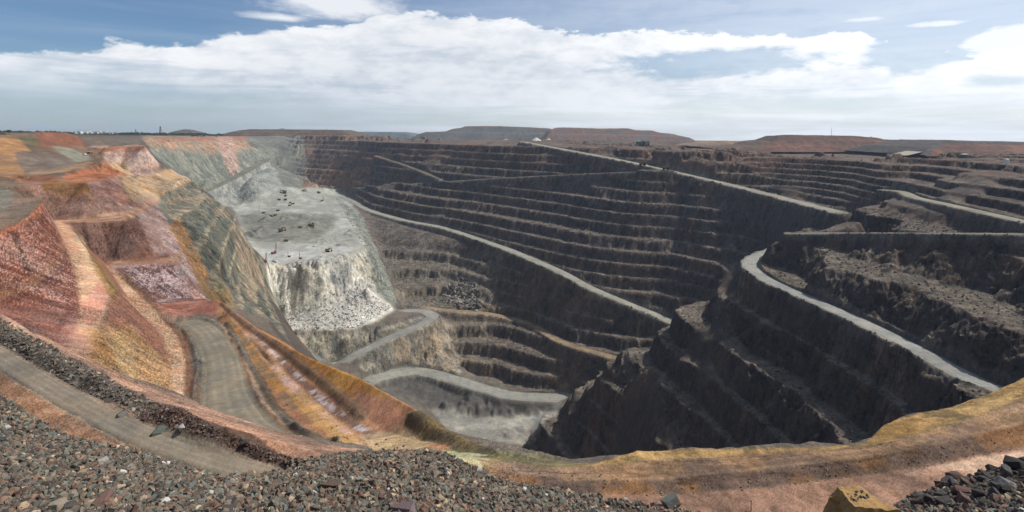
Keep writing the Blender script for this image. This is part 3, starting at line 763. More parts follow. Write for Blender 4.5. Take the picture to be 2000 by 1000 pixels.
# lower pit
paint([(540,655),(700,648),(850,612),(905,650),(905,742),(740,740),(690,708),(560,700)], (172,162,140), (136,134,124), 18, y=(800,1150), st=0.2)
paint([(770,640),(860,620),(900,660),(890,735),(770,738)], (184,160,128), (150,140,124), 16, y=(800,1150), st=0.25, k=0.7)
paint([(740,700),(900,735),(1010,790),(960,815),(860,800),(760,775)], (112,106,98), (98,94,88), 8, y=(800,1000), k=0.85)
paint([(840,800),(1010,792),(1105,778),(1060,830),(1025,870),(880,850)], (170,166,152), (150,146,134), 30, y=(700,960), k=0.95)
paint([(870,600),(965,590),(960,740),(905,740)], (138,124,104), (112,104,94), 12, y=(850,1150), k=0.7)
paint([(740,742),(830,732),(900,750),(1000,779),(1092,784),(1080,791),(1000,790),(905,789),(850,788),(790,768)], (104,100,94), (92,88,84), 6, y=(780,960), warp=2)
paint([(905,790),(1000,792),(1072,790),(1085,799),(1000,812),(925,816)], (108,102,94), (94,90,86), 6, y=(760,960), warp=3)
paint([(885,832),(1000,820),(1090,800),(1092,812),(1000,836),(890,842)], (186,182,168), (170,166,154), 14, y=(740,960), warp=2, k=0.8)
paint([(960,845),(1040,838),(1050,862),(1000,862)], (160,150,136), (140,132,120), 8, y=(740,960), warp=4, k=0.7)
# ledges of the green cliff
GC = [(286,345),(345,330),(392,362),(442,390),(474,440),(502,505),(515,545),(492,600),(452,612),(400,560),(345,455),(300,400)]
paint(GC, (116,120,106), (172,148,120), 22, y=(330,830), warp=4, st=0.25, lay=True, sh=(-0.2, 0.25))
paint([(300,402),(390,400),(440,440),(470,520),(440,560),(390,500),(330,440)], (96,108,98), (132,130,108), 16, y=(330,830), warp=6, k=0.7)
paint([(425,570),(470,520),(515,500),(530,590),(560,660),(600,730),(540,720),(440,610)], (124,128,112), (162,146,122), 18, y=(430,960), warp=4, st=0.3)
paint([(440,560),(480,540),(520,600),(560,690),(520,680),(460,620)], (100,110,102), (140,132,112), 12, y=(430,960), warp=6, k=0.7)
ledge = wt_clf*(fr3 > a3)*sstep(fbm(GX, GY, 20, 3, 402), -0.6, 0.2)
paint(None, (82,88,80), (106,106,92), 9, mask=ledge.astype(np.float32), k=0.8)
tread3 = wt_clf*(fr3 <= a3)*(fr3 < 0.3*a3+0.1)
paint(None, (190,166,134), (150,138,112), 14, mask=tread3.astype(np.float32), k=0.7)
paint([(455,440),(480,440),(512,545),(490,600),(470,560)], (196,166,134), (140,132,110), 12, y=(330,830), warp=3, st=0.3, k=0.8)
paint([(236,352),(300,338),(345,328),(378,352),(330,372),(285,412),(255,392)], (186,146,100), (196,168,136), 22, y=(400,820), warp=4, st=0.4)
paint([(170,286),(285,283),(312,320),(300,342),(232,346),(200,325)], (206,176,160), (176,136,112), 22, y=(420,820), warp=3, st=0.4, lay=True)
paint([(170,288),(284,284),(286,293),(180,297)], (184,110,74), (170,120,90), 20, y=(420,820), warp=2, k=0.8)
paint([(200,318),(240,318),(262,345),(232,346)], (204,166,104), (206,176,140), 14, y=(420,820), warp=3, k=0.8)
# left panels and batters
paint([(-330,420),(0,452),(84,396),(106,430),(165,470),(205,560),(200,600),(140,690),(60,720),(-330,800)], (152,90,68), (186,132,112), 40, y=(85,420), st=0.65)
paint([(-330,600),(60,590),(150,600),(165,640),(120,720),(0,690),(-330,760)], (182,132,116), (152,96,80), 24, y=(85,330), st=0.55, warp=5, feather=4, k=0.85)
paint([(60,500),(130,470),(175,520),(150,600),(90,600)], (140,80,66), (176,122,104), 18, y=(85,400), st=0.75, warp=5, feather=3, k=0.8)
paint([(-330,470),(0,449),(45,429),(84,393),(92,405),(55,436),(5,462),(-330,500)], (198,122,84), (178,108,74), 14, y=(150,420), warp=2, k=0.9)
paint([(-330,330),(0,352),(32,350),(50,372),(84,392),(45,430),(0,450),(-330,560)], (128,110,92), (148,120,98), 20, y=(150,520))
paint([(-330,380),(0,362),(24,374),(26,395),(0,420),(-330,460)], (136,132,116), (126,120,104), 15, y=(150,520), k=0.9)
paint([(26,348),(120,350),(225,337),(262,412),(242,428),(104,432),(84,396)], (152,112,88), (170,134,118), 15, y=(380,560), st=0.7)
paint([(80,352),(170,353),(176,372),(130,382),(84,372)], (156,108,52), (150,110,76), 12, y=(380,560), warp=4, k=0.8, st=0.4)
paint([(108,410),(220,412),(240,426),(104,430)], (118,90,78), (160,130,116), 8, y=(380,560), warp=3, k=0.7, st=0.6)
paint([(115,433),(245,430),(272,428),(345,508),(205,516)], (112,80,68), (140,106,92), 12, y=(300,470), st=0.75)
paint([(210,514),(346,508),(364,512),(404,586),(290,592)], (116,82,74), (188,164,162), 20, y=(300,470), st=0.35, sh=(-0.15, 0.2))
paint([(168,352),(225,338),(262,400),(290,398),(230,428),(205,420)], (180,144,130), (158,112,94), 12, y=(380,640), st=0.7)
paint([(250,402),(300,384),(330,440),(330,490),(302,502),(272,428)], (196,172,164), (164,124,108), 16, y=(330,640), st=0.7)
paint([(300,450),(345,440),(372,500),(404,584),(380,586),(335,505)], (172,132,120), (200,176,168), 14, y=(300,600), st=0.6)
paint([(104,426),(262,410),(300,384),(306,392),(270,420),(242,433),(110,436)], (200,158,126), (172,128,98), 10, y=(350,640), warp=1.5)
paint([(205,510),(340,503),(368,464),(376,470),(350,514),(212,520)], (198,156,126), (176,134,106), 10, y=(330,560), warp=1.5)
paint([(118,345),(200,316),(235,330),(262,340),(225,345),(190,353),(140,356)], (168,100,68), (184,122,84), 12, y=(380,640), warp=2)
paint([(330,440),(352,425),(388,500),(436,590),(420,600),(395,570)], (176,130,76), (166,120,82), 12, y=(300,560), warp=4, k=0.9)
paint([(395,560),(430,540),(470,600),(440,620),(410,600)], (164,128,84), (134,132,100), 12, y=(300,560), warp=4, k=0.8)
for pl in ([(160,433),(167,433),(184,505),(178,507)], [(198,433),(206,433),(224,505),(215,507)], [(212,433),(216,433),(232,505),(228,507)], [(20,456),(32,450),(64,538),(54,544)], [(140,433),(143,433),(158,505),(154,507)]):
    paint(pl, (70,46,38), (92,62,52), 4, y=(150,470), warp=3, feather=1, k=0.75)
paint([(-330,640),(0,560),(55,545),(105,505),(125,470),(132,480),(112,522),(64,566),(0,586),(-330,680)], (182,128,92), (160,108,80), 8, y=(100,420), warp=3, feather=2, k=0.8, st=0.3)
paint([(0,586),(64,566),(112,522),(132,482),(136,490),(116,532),(66,578),(0,600)], (112,66,54), (130,84,70), 6, y=(100,420), warp=3, feather=1, k=0.7)
paint([(150,500),(158,505),(150,590),(118,650),(110,645),(142,585)], (110,62,54), (140,86,72), 5, y=(85,420), warp=5, feather=1, k=0.6)
wp = zone_mask([(-330,470),(0,462),(84,404),(140,470),(205,560),(200,620),(140,700),(60,700),(-330,720)], Z, (90, 420))*sstep(0.8*streak+1.3*fbm(GX, GY, 26, 4, 611), 0.35, 0.9)
paint(None, (206,170,152), mask=wp.astype(np.float32), k=0.55)
wr_ = zone_mask([(0,352),(170,353),(300,390),(404,584),(290,592),(205,516),(104,430)], Z, (300, 560))*sstep(0.9*streak+1.2*fbm(GX, GY, 18, 4, 612), 0.2, 0.7)
paint(None, (132,78,56), mask=wr_.astype(np.float32), k=0.5)
# pale benches
paint([(104,430),(137,440),(172,490),(206,548),(222,565),(206,610),(180,690),(196,748),(120,745),(136,690),(160,600),(140,510)], (216,172,134), (204,150,116), 14, y=(85,430), warp=3, st=0.3, feather=2)
paint([(145,455),(165,470),(186,525),(172,530)], (236,206,160), (220,180,136), 6, y=(85,430), warp=4, k=0.85)
paint([(190,548),(216,562),(206,610),(168,640),(160,600)], (222,160,136), (206,140,116), 8, y=(85,430), warp=4, k=0.8, st=0.3)
paint([(140,640),(180,640),(182,740),(130,740)], (190,136,116), (200,150,124), 8, y=(85,330), warp=4, feather=3, k=0.6)
# slope between the pale benches
paint([(140,445),(168,480),(214,520),(258,585),(320,655),(342,720),(338,795),(180,745),(178,700),(208,620),(222,562),(186,510)], (178,128,92), (164,108,90), 16, y=(85,400), st=0.75, warp=2)
paint([(170,640),(260,640),(335,720),(338,795),(180,745)], (184,134,78), (204,162,114), 10, y=(85,330), st=0.8, warp=5, feather=3, k=0.9)
paint([(215,660),(250,660),(275,760),(245,780)], (224,200,160), (196,156,92), 8, y=(85,300), st=0.7, warp=6, feather=3, k=0.75)
paint([(168,480),(200,520),(228,560),(222,590),(190,540)], (176,138,72), (160,120,76), 10, y=(85,400), warp=2, k=0.8)
paint([(210,518),(262,560),(300,592),(352,655),(368,705),(364,785),(330,790),(335,720),(318,655),(255,590)], (222,182,144), (206,156,118), 12, y=(85,390), st=0.35, warp=3, feather=2)
paint([(225,518),(262,548),(302,588),(356,652),(376,712),(368,778),(358,778),(362,705),(345,656),(296,598),(252,560)], (136,96,68), (118,84,64), 8, y=(85,390), warp=1.5, k=0.9)
paint([(350,632),(376,640),(366,700),(398,770),(376,796),(362,770),(372,712),(356,660)], (150,100,76), (160,118,80), 8, y=(85,390), warp=3, k=0.9)
paint([(300,592),(400,586),(432,590),(432,620),(385,612),(345,632)], (176,118,96), (150,94,78), 12, y=(250,390), warp=2)
# ochre terraces
EZ = [(418,582),(500,640),(600,696),(700,737),(800,792),(880,842),(960,882),(900,885),(820,872),(700,888),(620,884),(560,868),(520,800),(470,720),(428,622)]
paint(EZ, (186,138,96), (168,116,82), 20, y=(60,340), st=0.3)
paint([(500,640),(600,696),(700,737),(760,775),(700,790),(640,770),(560,706)], (204,148,72), (190,128,62), 14, y=(60,300), warp=3)
paint([(420,580),(500,640),(590,692),(560,690),(480,640),(430,598)], (176,112,76), (196,140,84), 8, y=(60,340), warp=2)
paint([(470,640),(520,690),(600,770),(680,840),(725,880),(690,880),(610,812),(540,735),(480,662)], (214,170,150), (204,158,104), 10, y=(60,300), warp=3, st=0.3)
paint([(540,742),(600,790),(690,862),(715,880),(670,872),(590,806)], (206,160,96), (196,146,84), 10, y=(60,300), warp=3, k=0.9)
paint([(440,612),(475,650),(545,742),(580,795),(600,815),(560,790),(500,720),(452,650)], (190,134,72), (150,120,88), 8, y=(60,300), warp=3)
paint([(470,630),(560,722),(640,800),(720,858),(750,858),(650,790),(560,708)], (134,104,90), (218,200,192), 5, y=(60,320), warp=3, sh=(0.0, 0.3))
paint([(690,760),(760,782),(800,830),(750,850),(700,800)], (192,132,100), (204,146,110), 8, y=(60,200), warp=4)
paint([(700,850),(800,835),(860,862),(820,876),(730,884)], (200,166,126), (180,152,110), 8, y=(50,160), warp=3)
paint([(860,880),(930,872),(1010,904),(1000,914),(930,912)], (196,186,142), (176,172,124), 8, y=(30,90), warp=3)
# bench road and bank at the viewer's feet
paint([(-330,450),(0,610),(100,684),(180,742),(290,792),(480,846),(620,886),(560,910),(440,912),(0,775),(-330,640)], (150,122,98), (132,110,92), 6, y=(30,110))
paint([(60,650),(100,655),(180,705),(290,752),(400,790),(500,822),(640,868),(740,884),(700,896),(600,890),(480,850),(290,796),(180,746),(80,680)], (184,140,114), (150,118,98), 5, y=(40,95), warp=2, feather=2)
paint([(-330,560),(0,725),(130,805),(300,865),(450,918),(420,925),(300,890),(130,858),(0,775),(-330,660)], (160,122,96), (146,108,80), 4, y=(30,80), warp=3)
paint([(365,800),(480,842),(560,866),(625,884),(640,898),(560,890),(440,850)], (196,148,118), (184,136,106), 4, y=(30,70), warp=2)
paint([(-330,450),(0,606),(100,678),(180,738),(200,756),(90,704),(0,640),(-330,500)], (196,164,132), (198,150,124), 4, y=(30,110), warp=2)
paint([(960,935),(1300,966),(1500,950),(1700,926),(2000,872),(2330,780),(2330,960),(2000,910),(1850,945),(1740,1010),(1300,1000),(1000,952)], (176,134,108), (160,122,98), 5, y=(20,60), warp=2)
paint([(1760,925),(1850,905),(2000,880),(2330,790),(2330,900),(2000,910),(1850,940)], (226,190,160), (206,158,126), 4, y=(20,60), warp=4, k=0.8)
paint([(940,905),(1000,922),(1150,936),(1300,934),(1500,914),(1700,889),(2000,825),(2330,700),(2330,780),(2000,872),(1700,926),(1500,950),(1300,966),(1100,962),(960,935)], (118,96,82), (146,106,70), 4, y=(20,60), warp=2)
paint([(930,897),(1150,909),(1300,897),(1500,884),(1700,871),(2000,778),(2330,640),(2330,720),(2000,828),(1700,891),(1500,916),(1300,937),(1100,938),(1000,925)], (166,130,96), (140,114,94), 3, y=(20,60), warp=1.5)
paint([(1010,902),(1160,906),(1245,879),(1560,876),(1690,867),(1725,828),(1850,790),(2000,735),(2330,580),(2330,640),(2000,780),(1850,832),(1700,872),(1300,898),(1150,910)], (186,148,92), (138,114,76), 1.6, y=(30,70), warp=2)
paint([(1700,866),(1725,830),(1790,815),(1800,845)], (150,116,66), (176,134,76), 2, y=(30,70), warp=3, k=0.8)
paint([(1000,880),(1100,900),(1160,908),(1060,914),(940,885)], (128,122,82), (112,104,76), 2, y=(30,70), warp=2, k=0.8)
bankm = zone_mask([(940,898),(1150,909),(1300,897),(1500,884),(1700,871),(2000,736),(2330,560),(2330,760),(2000,860),(1700,915),(1500,938),(1300,950),(1100,950)], Z, (36, 80), 2)
lay_n = fbm(GX*0.07, (GY-0.0040*np.maximum(GX-8, 0)**2)*1.3+0.4*Z, 1.0, 5, 777)
COLR *= (1+bankm*(0.45*np.clip(lay_n, -0.7, 0.7)))[..., None]
thin_ = bankm*sstep(-np.abs(fbm(GX*0.05, (GY-0.0040*np.maximum(GX-8, 0)**2)*0.8, 1.0, 4, 778)), -0.07, 0.0)
COLR *= (1-0.45*thin_)[..., None]
# upper left hillside
paint([(-330,250),(0,262),(130,258),(175,285),(205,300),(200,320),(120,335),(30,352),(-330,380)], (140,112,88), (120,98,80), 20, y=(430,900))
paint([(-330,262),(0,268),(36,270),(60,296),(40,305),(-330,310)], (192,142,90), (170,124,84), 14, y=(430,760), warp=3, st=0.5)
paint([(-330,305),(0,305),(50,305),(48,342),(0,345),(-330,360)], (176,130,86), (150,116,88), 12, y=(430,760), warp=4)
paint([(75,257),(140,258),(172,284),(80,288),(62,272)], (150,96,70), (136,90,70), 16, y=(600,900), warp=4, st=0.4)
paint([(25,268),(60,262),(85,285),(60,290)], (96,98,66), (122,106,78), 10, y=(430,900), warp=5, k=0.8)
paint([(30,298),(60,296),(150,300),(150,325),(60,338),(40,330)], (128,116,102), (110,98,88), 8, y=(430,760), warp=4, k=0.8)
paint([(100,284),(140,290),(185,312),(150,318),(120,300)], (150,148,128), (140,132,112), 8, y=(430,900), warp=2)
paint([(60,338),(120,330),(175,314),(186,318),(130,335),(60,343)], (172,134,98), (150,120,92), 8, y=(400,760), warp=1.5)
paint([(25,345),(112,343),(116,356),(30,354)], (164,108,76), (148,100,76), 8, y=(380,560), warp=1.5)
# upper right
paint([(1640,330),(2100,340),(2330,420),(2330,470),(2000,456),(1640,452)], (108,92,82), (92,80,76), 14, y=(380,900), lay=True, k=0.7)
paint([(1500,300),(2100,315),(2100,345),(1800,345),(1560,330)], (120,94,80), (98,84,76), 30, y=(500,1300), k=0.6)
# stains on the shaded faces
stain = np.clip(sstep(n_med+0.55*streak, 0.55, 0.95)*faceness*rocky, 0, 1)
paint(None, (150,98,62), mask=stain.astype(np.float32), k=0.30)
pale = np.clip(sstep(fbm(GX, GY, 48, 4, 301)+0.35*streak, 0.42, 0.8)*rocky, 0, 1)
paint(None, (150,140,126), mask=pale.astype(np.float32), k=0.40)
# pale dust and broken stone on the flat treads and crests of the benches
crest = np.clip((1-faceness)*rocky, 0, 1)
dust = crest*sstep(n_sm*0.6+n_med*0.5, -0.5, 0.4)
paint(None, (136,124,108), (112,104,94), 12, mask=dust.astype(np.float32), k=0.62)
# windrows of dark broken rock
dk = np.clip(wr_road+wr_mid, 0, 1)
paint(None, (98,92,82), (80,72,64), 1.2, mask=dk, k=0.95)
paint(None, (104,78,64), (86,68,60), 1.5, mask=wr_mid, k=0.85)
paint(None, (112,90,74), (130,104,80), 3, mask=wr_e, k=0.85)
paint(None, (96,88,66), (120,104,66), 3, mask=wr_e2, k=0.9)
paint(None, (104,88,68), (84,76,62), 3, mask=wr_g, k=0.9)
paint(None, (112,104,70), (136,122,78), 1.5, mask=wr_m, k=0.9)
paint(None, (140,134,120), (124,118,106), 10, mask=np.clip(berm_w, 0, 1), k=0.6)
rc_ = np.where(road_c < 1, 140, road_c)/255.0
rl = np.where(rc_ <= 0.04, rc_/12.92, ((rc_+0.055)/1.055)**2.4)*GAIN*(1+0.15*n_med+0.15*n_sm)[..., None]
COLR = lerp(COLR, rl.astype(np.float32), np.clip(road_w, 0, 1)*0.92)
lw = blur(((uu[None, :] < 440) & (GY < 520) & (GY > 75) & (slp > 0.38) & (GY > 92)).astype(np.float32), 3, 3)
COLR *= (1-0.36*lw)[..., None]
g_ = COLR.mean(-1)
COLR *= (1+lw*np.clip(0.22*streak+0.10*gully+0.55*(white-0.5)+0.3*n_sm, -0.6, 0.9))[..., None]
nr2 = ((GY < 380) & (uu[None, :] < 1050))*(1-np.clip(road_w, 0, 1))
COLR *= (1+nr2*(0.36*(white-0.5)+0.22*fbm(GX, GY, 2.6, 4, 903)))[..., None]
nr = (GY < 85)
COLR *= (1+nr*(0.5*(white-0.5)+0.35*fbm(GX, GY, 0.7, 4, 901)+0.25*fbm(GX, GY, 3.5, 3, 902)))[..., None]
# grain and runnels everywhere
COLR *= (1+0.10*n_sm+0.10*n_med+0.05*streak*faceness+0.12*(white-0.5))[..., None]
COLR = np.clip(COLR, 0.006, 0.85)
print('colours', round(time.time()-T0, 1))

def ground_material(name, bump=1.0, rock=1.0):
    m = bpy.data.materials.new(name); m.use_nodes = True
    t = NT(m.node_tree); bs = t.n['Principled BSDF']
    bs.inputs['Roughness'].default_value = 0.95; bs.inputs['Specular IOR Level'].default_value = 0.12
    at = t.node('ShaderNodeAttribute'); at.attribute_name = 'Col'
    geo = t.node('ShaderNodeNewGeometry'); pos = geo.outputs['Position']
    st = t.vmath('MULTIPLY', pos, (1.0, 1.0, 0.28))
    a = t.noise(st, 0.035, 9, 0.66, 0.3); b = t.noise(pos, 0.45, 8, 0.64); c = t.noise(pos, 2.6, 5, 0.6)
    rk = t.node('ShaderNodeAttribute'); rk.attribute_name = 'Rock'; rkf = rk.outputs['Fac']
    d = t.noise(t.vmath('MULTIPLY', pos, (1, 1, 0.7)), 0.11, 8, 0.68, 0.5)
    am = t.math('ADD', 0.5, t.math('MULTIPLY', rkf, 1.0))
    f = t.math('ADD', t.math('MULTIPLY', t.math('SUBTRACT', a, 0.5), 1.3), t.math('MULTIPLY', t.math('SUBTRACT', b, 0.5), 1.3))
    f = t.math('ADD', f, t.math('MULTIPLY', t.math('SUBTRACT', d, 0.5), 2.0))
    f = t.math('ADD', f, t.math('MULTIPLY', t.math('SUBTRACT', c, 0.5), 0.6))
    f = t.math('ADD', 1.0, t.math('MULTIPLY', f, am))
    f = t.math('MINIMUM', t.math('MAXIMUM', f, 0.3), 2.2)
    col = t.mix(1.0, at.outputs['Color'], t.comb(f, f, f), 'MULTIPLY')
    warm = t.mix(t.smooth(d, 0.35, 0.68), (0.95, 0.99, 1.04, 1), (1.06, 1.0, 0.93, 1))
    col = t.mix(1.0, col, warm, 'MULTIPLY')
    t.l.new(col, bs.inputs['Base Color'])
    vo = t.node('ShaderNodeTexVoronoi'); vo.feature = 'F1'; vo.inputs['Scale'].default_value = 0.16
    wob = t.vmath('ADD', t.vmath('MULTIPLY', pos, (1, 1, 0.6)), t.vmath('MULTIPLY', t.comb(b, c, a), (6, 6, 6)))
    t.put(vo.inputs['Vector'], wob)
    hh = t.math('ADD', t.math('ADD', t.math('MULTIPLY', a, 5.0), t.math('MULTIPLY', d, 3.5)), t.math('MULTIPLY', vo.outputs['Distance'], 1.5))
    h = t.math('ADD', t.math('MULTIPLY', hh, rkf), t.math('ADD', t.math('MULTIPLY', b, t.math('ADD', 0.35, t.math('MULTIPLY', rkf, 0.8))), t.math('MULTIPLY', c, 0.13)))
    bp = t.node('ShaderNodeBump'); bp.inputs['Strength'].default_value = 0.75*bump; bp.inputs['Distance'].default_value = 1.0
    t.l.new(h, bp.inputs['Height']); t.l.new(bp.outputs[0], bs.inputs['Normal'])
    return m
MG = ground_material('pit_ground')
ids = np.arange(NYR*NU, dtype=np.int32).reshape(NYR, NU)
quads = np.stack([ids[:-1, :-1], ids[:-1, 1:], ids[1:, 1:], ids[1:, :-1]], -1).reshape(-1, 4)
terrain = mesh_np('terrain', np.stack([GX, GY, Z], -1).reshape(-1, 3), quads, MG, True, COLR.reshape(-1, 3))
tag(terrain, kind='structure')
clf2 = blur(zone_mask([(425,570),(470,520),(515,500),(530,590),(560,660),(600,730),(540,720),(440,610)], Z, (430, 960)), 2, 2)
rock_at = np.clip(clf2+rocky+wc+wl_+rub*0.7, 0, 1)*np.clip(1-road_w, 0.1, 1)
ra = terrain.data.attributes.new('Rock', 'FLOAT', 'POINT'); ra.data.foreach_set('value', np.clip(0.06+rock_at, 0, 1).astype(np.float32).ravel())
print('terrain', round(time.time()-T0, 1))

# ------------------------------------------------------------------ roads as sheets on the ground
def simple_mat(name, c, rough=0.9, var=0.25, scale=0.6, attr=None, spec=0.15, bump=0.0, metallic=0.0):
    m = bpy.data.materials.new(name); m.use_nodes = True
    t = NT(m.node_tree); bs = t.n['Principled BSDF']
    bs.inputs['Roughness'].default_value = rough; bs.inputs['Specular IOR Level'].default_value = spec; bs.inputs['Metallic'].default_value = metallic
    geo = t.node('ShaderNodeNewGeometry')
    n = t.noise(geo.outputs['Position'], scale, 8, 0.65)
    f = t.math('ADD', 1-var, t.math('MULTIPLY', n, 2*var))
    if attr == 'Col':
        a = t.node('ShaderNodeAttribute'); a.attribute_name = 'Col'; src = a.outputs['Color']
    elif attr == 'object':
        a = t.node('ShaderNodeObjectInfo'); src = a.outputs['Color']
    else: src = (*c, 1)
    t.l.new(t.mix(1.0, src, t.comb(f, f, f), 'MULTIPLY'), bs.inputs['Base Color'])
    if bump:
        bp = t.node('ShaderNodeBump'); bp.inputs['Strength'].default_value = bump; bp.inputs['Distance'].default_value = 0.3
        t.l.new(n, bp.inputs['Height']); t.l.new(bp.outputs[0], bs.inputs['Normal'])
    return m
MROAD = simple_mat('road_gravel', (0.2, 0.2, 0.18), 0.95, 0.22, 0.12, 'Col')
def ground_z(x, y):
    c, r = grid_index(np.asarray(x, float), np.asarray(y, float))
    c = np.clip(c, 0, NU-1.001); r = np.clip(r, 0, NYR-1.001)
    ci = c.astype(int); ri = r.astype(int); fc = c-ci; fr = r-ri
    return (Z[ri, ci]*(1-fc)+Z[ri, ci+1]*fc)*(1-fr)+(Z[ri+1, ci]*(1-fc)+Z[ri+1, ci+1]*fc)*fr
for name, L, width, colour, label in ROADS:
    seg = np.hypot(np.diff(L[:, 0]), np.diff(L[:, 1])); s = np.concatenate([[0], np.cumsum(seg)])
    n = max(8, int(s[-1]/max(0.6, width*0.18))); q = np.linspace(0, s[-1], n)
    x = np.interp(q, s, L[:, 0]); y = np.interp(q, s, L[:, 1]); z = np.interp(q, s, L[:, 2])
    tx = np.gradient(x); ty = np.gradient(y); m = np.hypot(tx, ty)+1e-9; nx, ny = -ty/m, tx/m
    K = 13; offs = np.linspace(-1, 1, K)
    wob = (width*0.44)*(1+0.10*fbm(x, y, width*1.3, 3, 61))
    V = np.stack([np.stack([x+nx*o*wob, y+ny*o*wob, z+0.10+0.012*width*(1-abs(o)**2)], -1) for o in offs], 1)
    V[..., 2] = np.maximum(V[..., 2], ground_z(V[..., 0], np.maximum(V[..., 1], 6))+0.03*np.clip(width/10, 0.5, 3))
    V[:, 0, 2] = ground_z(V[:, 0, 0], np.maximum(V[:, 0, 1], 6))-0.03*width; V[:, -1, 2] = ground_z(V[:, -1, 0], np.maximum(V[:, -1, 1], 6))-0.03*width
    wheel = np.array([0.5+0.5*math.cos(o*math.pi*4.2) for o in offs])
    base = rgb(colour)
    nn = fbm(V[..., 0], V[..., 1], width*0.8, 4, 62)
    cc = base[None, None, :]*(1+0.30*(wheel[None, :, None]-0.5)*(0.7+nn[..., None])+0.20*nn[..., None]+0.12*(rng.random(nn.shape)[..., None]-0.5))
    idx = np.arange(n*K).reshape(n, K)
    fc = np.stack([idx[:-1, :-1], idx[:-1, 1:], idx[1:, 1:], idx[1:, :-1]], -1).reshape(-1, 4)
    o = mesh_np(name, V.reshape(-1, 3), fc, MG, True, np.clip(cc, 0.01, 0.8).reshape(-1, 3))
    tag(o, kind='structure')

# ------------------------------------------------------------------ spoil hills on the skyline
MHILL = ground_material('spoil', 0.6)
def hill(crestline, dist, depth, foot_v, c1, c2, slope=0.62, tiers=2, nx=260, ny=60, seed=1, crest_c=None):
    """a flat-topped dump: crest heights along its front, real depth behind it"""
    us = np.linspace(crestline[0][0], crestline[-1][0], nx)
    vs = np.interp(us, [p[0] for p in crestline], [p[1] for p in crestline])
    base = np.array([plain((u-1000)/F*dist, dist) for u in us])-3
    base = np.minimum(base, -(foot_v-V0)/F*dist)
    top = -(vs-V0)/F*dist
    t = np.linspace(0, 1, ny)
    X = np.empty((ny, nx)); Y = np.empty((ny, nx)); Zh = np.empty((ny, nx))
    for j in range(ny):
        d = t[j]*depth
        yy_ = dist-0.35*depth*0+d-30
        X[j] = (us-1000)/F*dist; Y[j] = yy_
        rise = np.minimum(d, depth-d)*slope
        h = np.maximum(top-base, 0)
        if tiers:
            step = np.max(h)/tiers
            k = np.floor(rise/step*0.8); fr = rise/step*0.8-k
            rise = step*(k+np.clip(fr*1.3, 0, 1))
        Zh[j] = base+np.minimum(h, rise)
    n = fbm(X, Y, 40, 4, seed); g = fbm(X, Y*0.2, 14, 3, seed+3)
    fade = np.clip((Zh-base)/8, 0, 1)
    Zh += fade*(2.0*n+1.2*g*(Zh < top-2))
    V = np.stack([X, Y, Zh], -1)
    f = sstep(fbm(X, Zh*3, 60, 4, seed+9), -0.3, 0.3)
    cc = rgb(c1)[None, None]*(1-f[..., None])+rgb(c2)[None, None]*f[..., None]
    if crest_c is not None:
        w = sstep(top[None, :]-Zh, 8, 3)
        cc = cc*(1-w[..., None])+rgb(crest_c)[None, None]*w[..., None]
    idx = np.arange(nx*ny).reshape(ny, nx)
    fc = np.stack([idx[:-1, :-1], idx[:-1, 1:], idx[1:, 1:], idx[1:, :-1]], -1).reshape(-1, 4)
    o = mesh_np('hill', V.reshape(-1, 3), fc, MHILL, True, cc.reshape(-1, 3)); tag(o, kind='structure')
    a = o.data.attributes.new('Rock', 'FLOAT', 'POINT'); a.data.foreach_set('value', np.full(nx*ny, 0.25, np.float32))
    return o
hill([(800,275),(815,262),(830,258),(868,256.5),(880,252),(898,249),(905,246),(975,246),(1040,248.5),(1076,250.5),(1086,254),(1100,262),(1110,268)], 3900, 620, 270, (112,108,102), (100,100,98), 0.62, 2, seed=1, crest_c=(132,104,84))
hill([(1060,276),(1078,256),(1094,249),(1120,249),(1180,251),(1236,250.5),(1250,254),(1284,255),(1298,259.5),(1322,261.5),(1338,266.5),(1350,269),(1366,279)], 3500, 600, 274, (116,104,98), (132,100,84), 0.62, 2, seed=2, crest_c=(140,108,88))
hill([(655,263),(668,261),(682,257.5),(775,258.5),(792,261),(812,266)], 5200, 700, 266, (116,122,120), (104,112,112), 0.6, 1, seed=3)
hill([(420,266),(440,259),(458,254),(478,252.5),(560,253),(640,253.5),(660,255),(672,259),(692,268)], 3050, 420, 266, (120,104,86), (104,84,72), 0.5, 3, seed=4, crest_c=(110,92,76))
hill([(1420,292),(1484,285),(1502,278),(1522,276.5),(1532,271),(1542,265.5),(1590,264),(1700,266.5),(1736,268.5),(1752,273.5),(1790,274.5),(1822,277.5),(1850,290)], 1520, 260, 296, (134,98,82), (114,88,78), 0.55, 3, seed=5, crest_c=(112,94,80))
hill([(1790,302),(1820,288),(1850,281),(1880,274.5),(1900,275.5),(2000,278),(2330,284),(2380,300)], 1230, 300, 304, (138,100,82), (118,90,78), 0.5, 3, seed=6, crest_c=(100,94,88))
hill([(1340,284),(1375,280),(1400,276.5),(1440,276),(1470,279),(1500,284)], 2000, 200, 283, (128,118,104), (160,130,100), 0.5, 1, 120, 40, seed=7)
hill([(1455,284),(1475,278),(1500,274),(1530,273),(1560,276)], 1900, 200, 284, (104,100,98), (92,90,88), 0.5, 1, 120, 40, seed=8)
hill([(318,262),(332,256),(345,252.5),(358,254),(374,260)], 4300, 300, 263, (96,92,74), (104,92,76), 0.35, 1, 80, 40, seed=9)
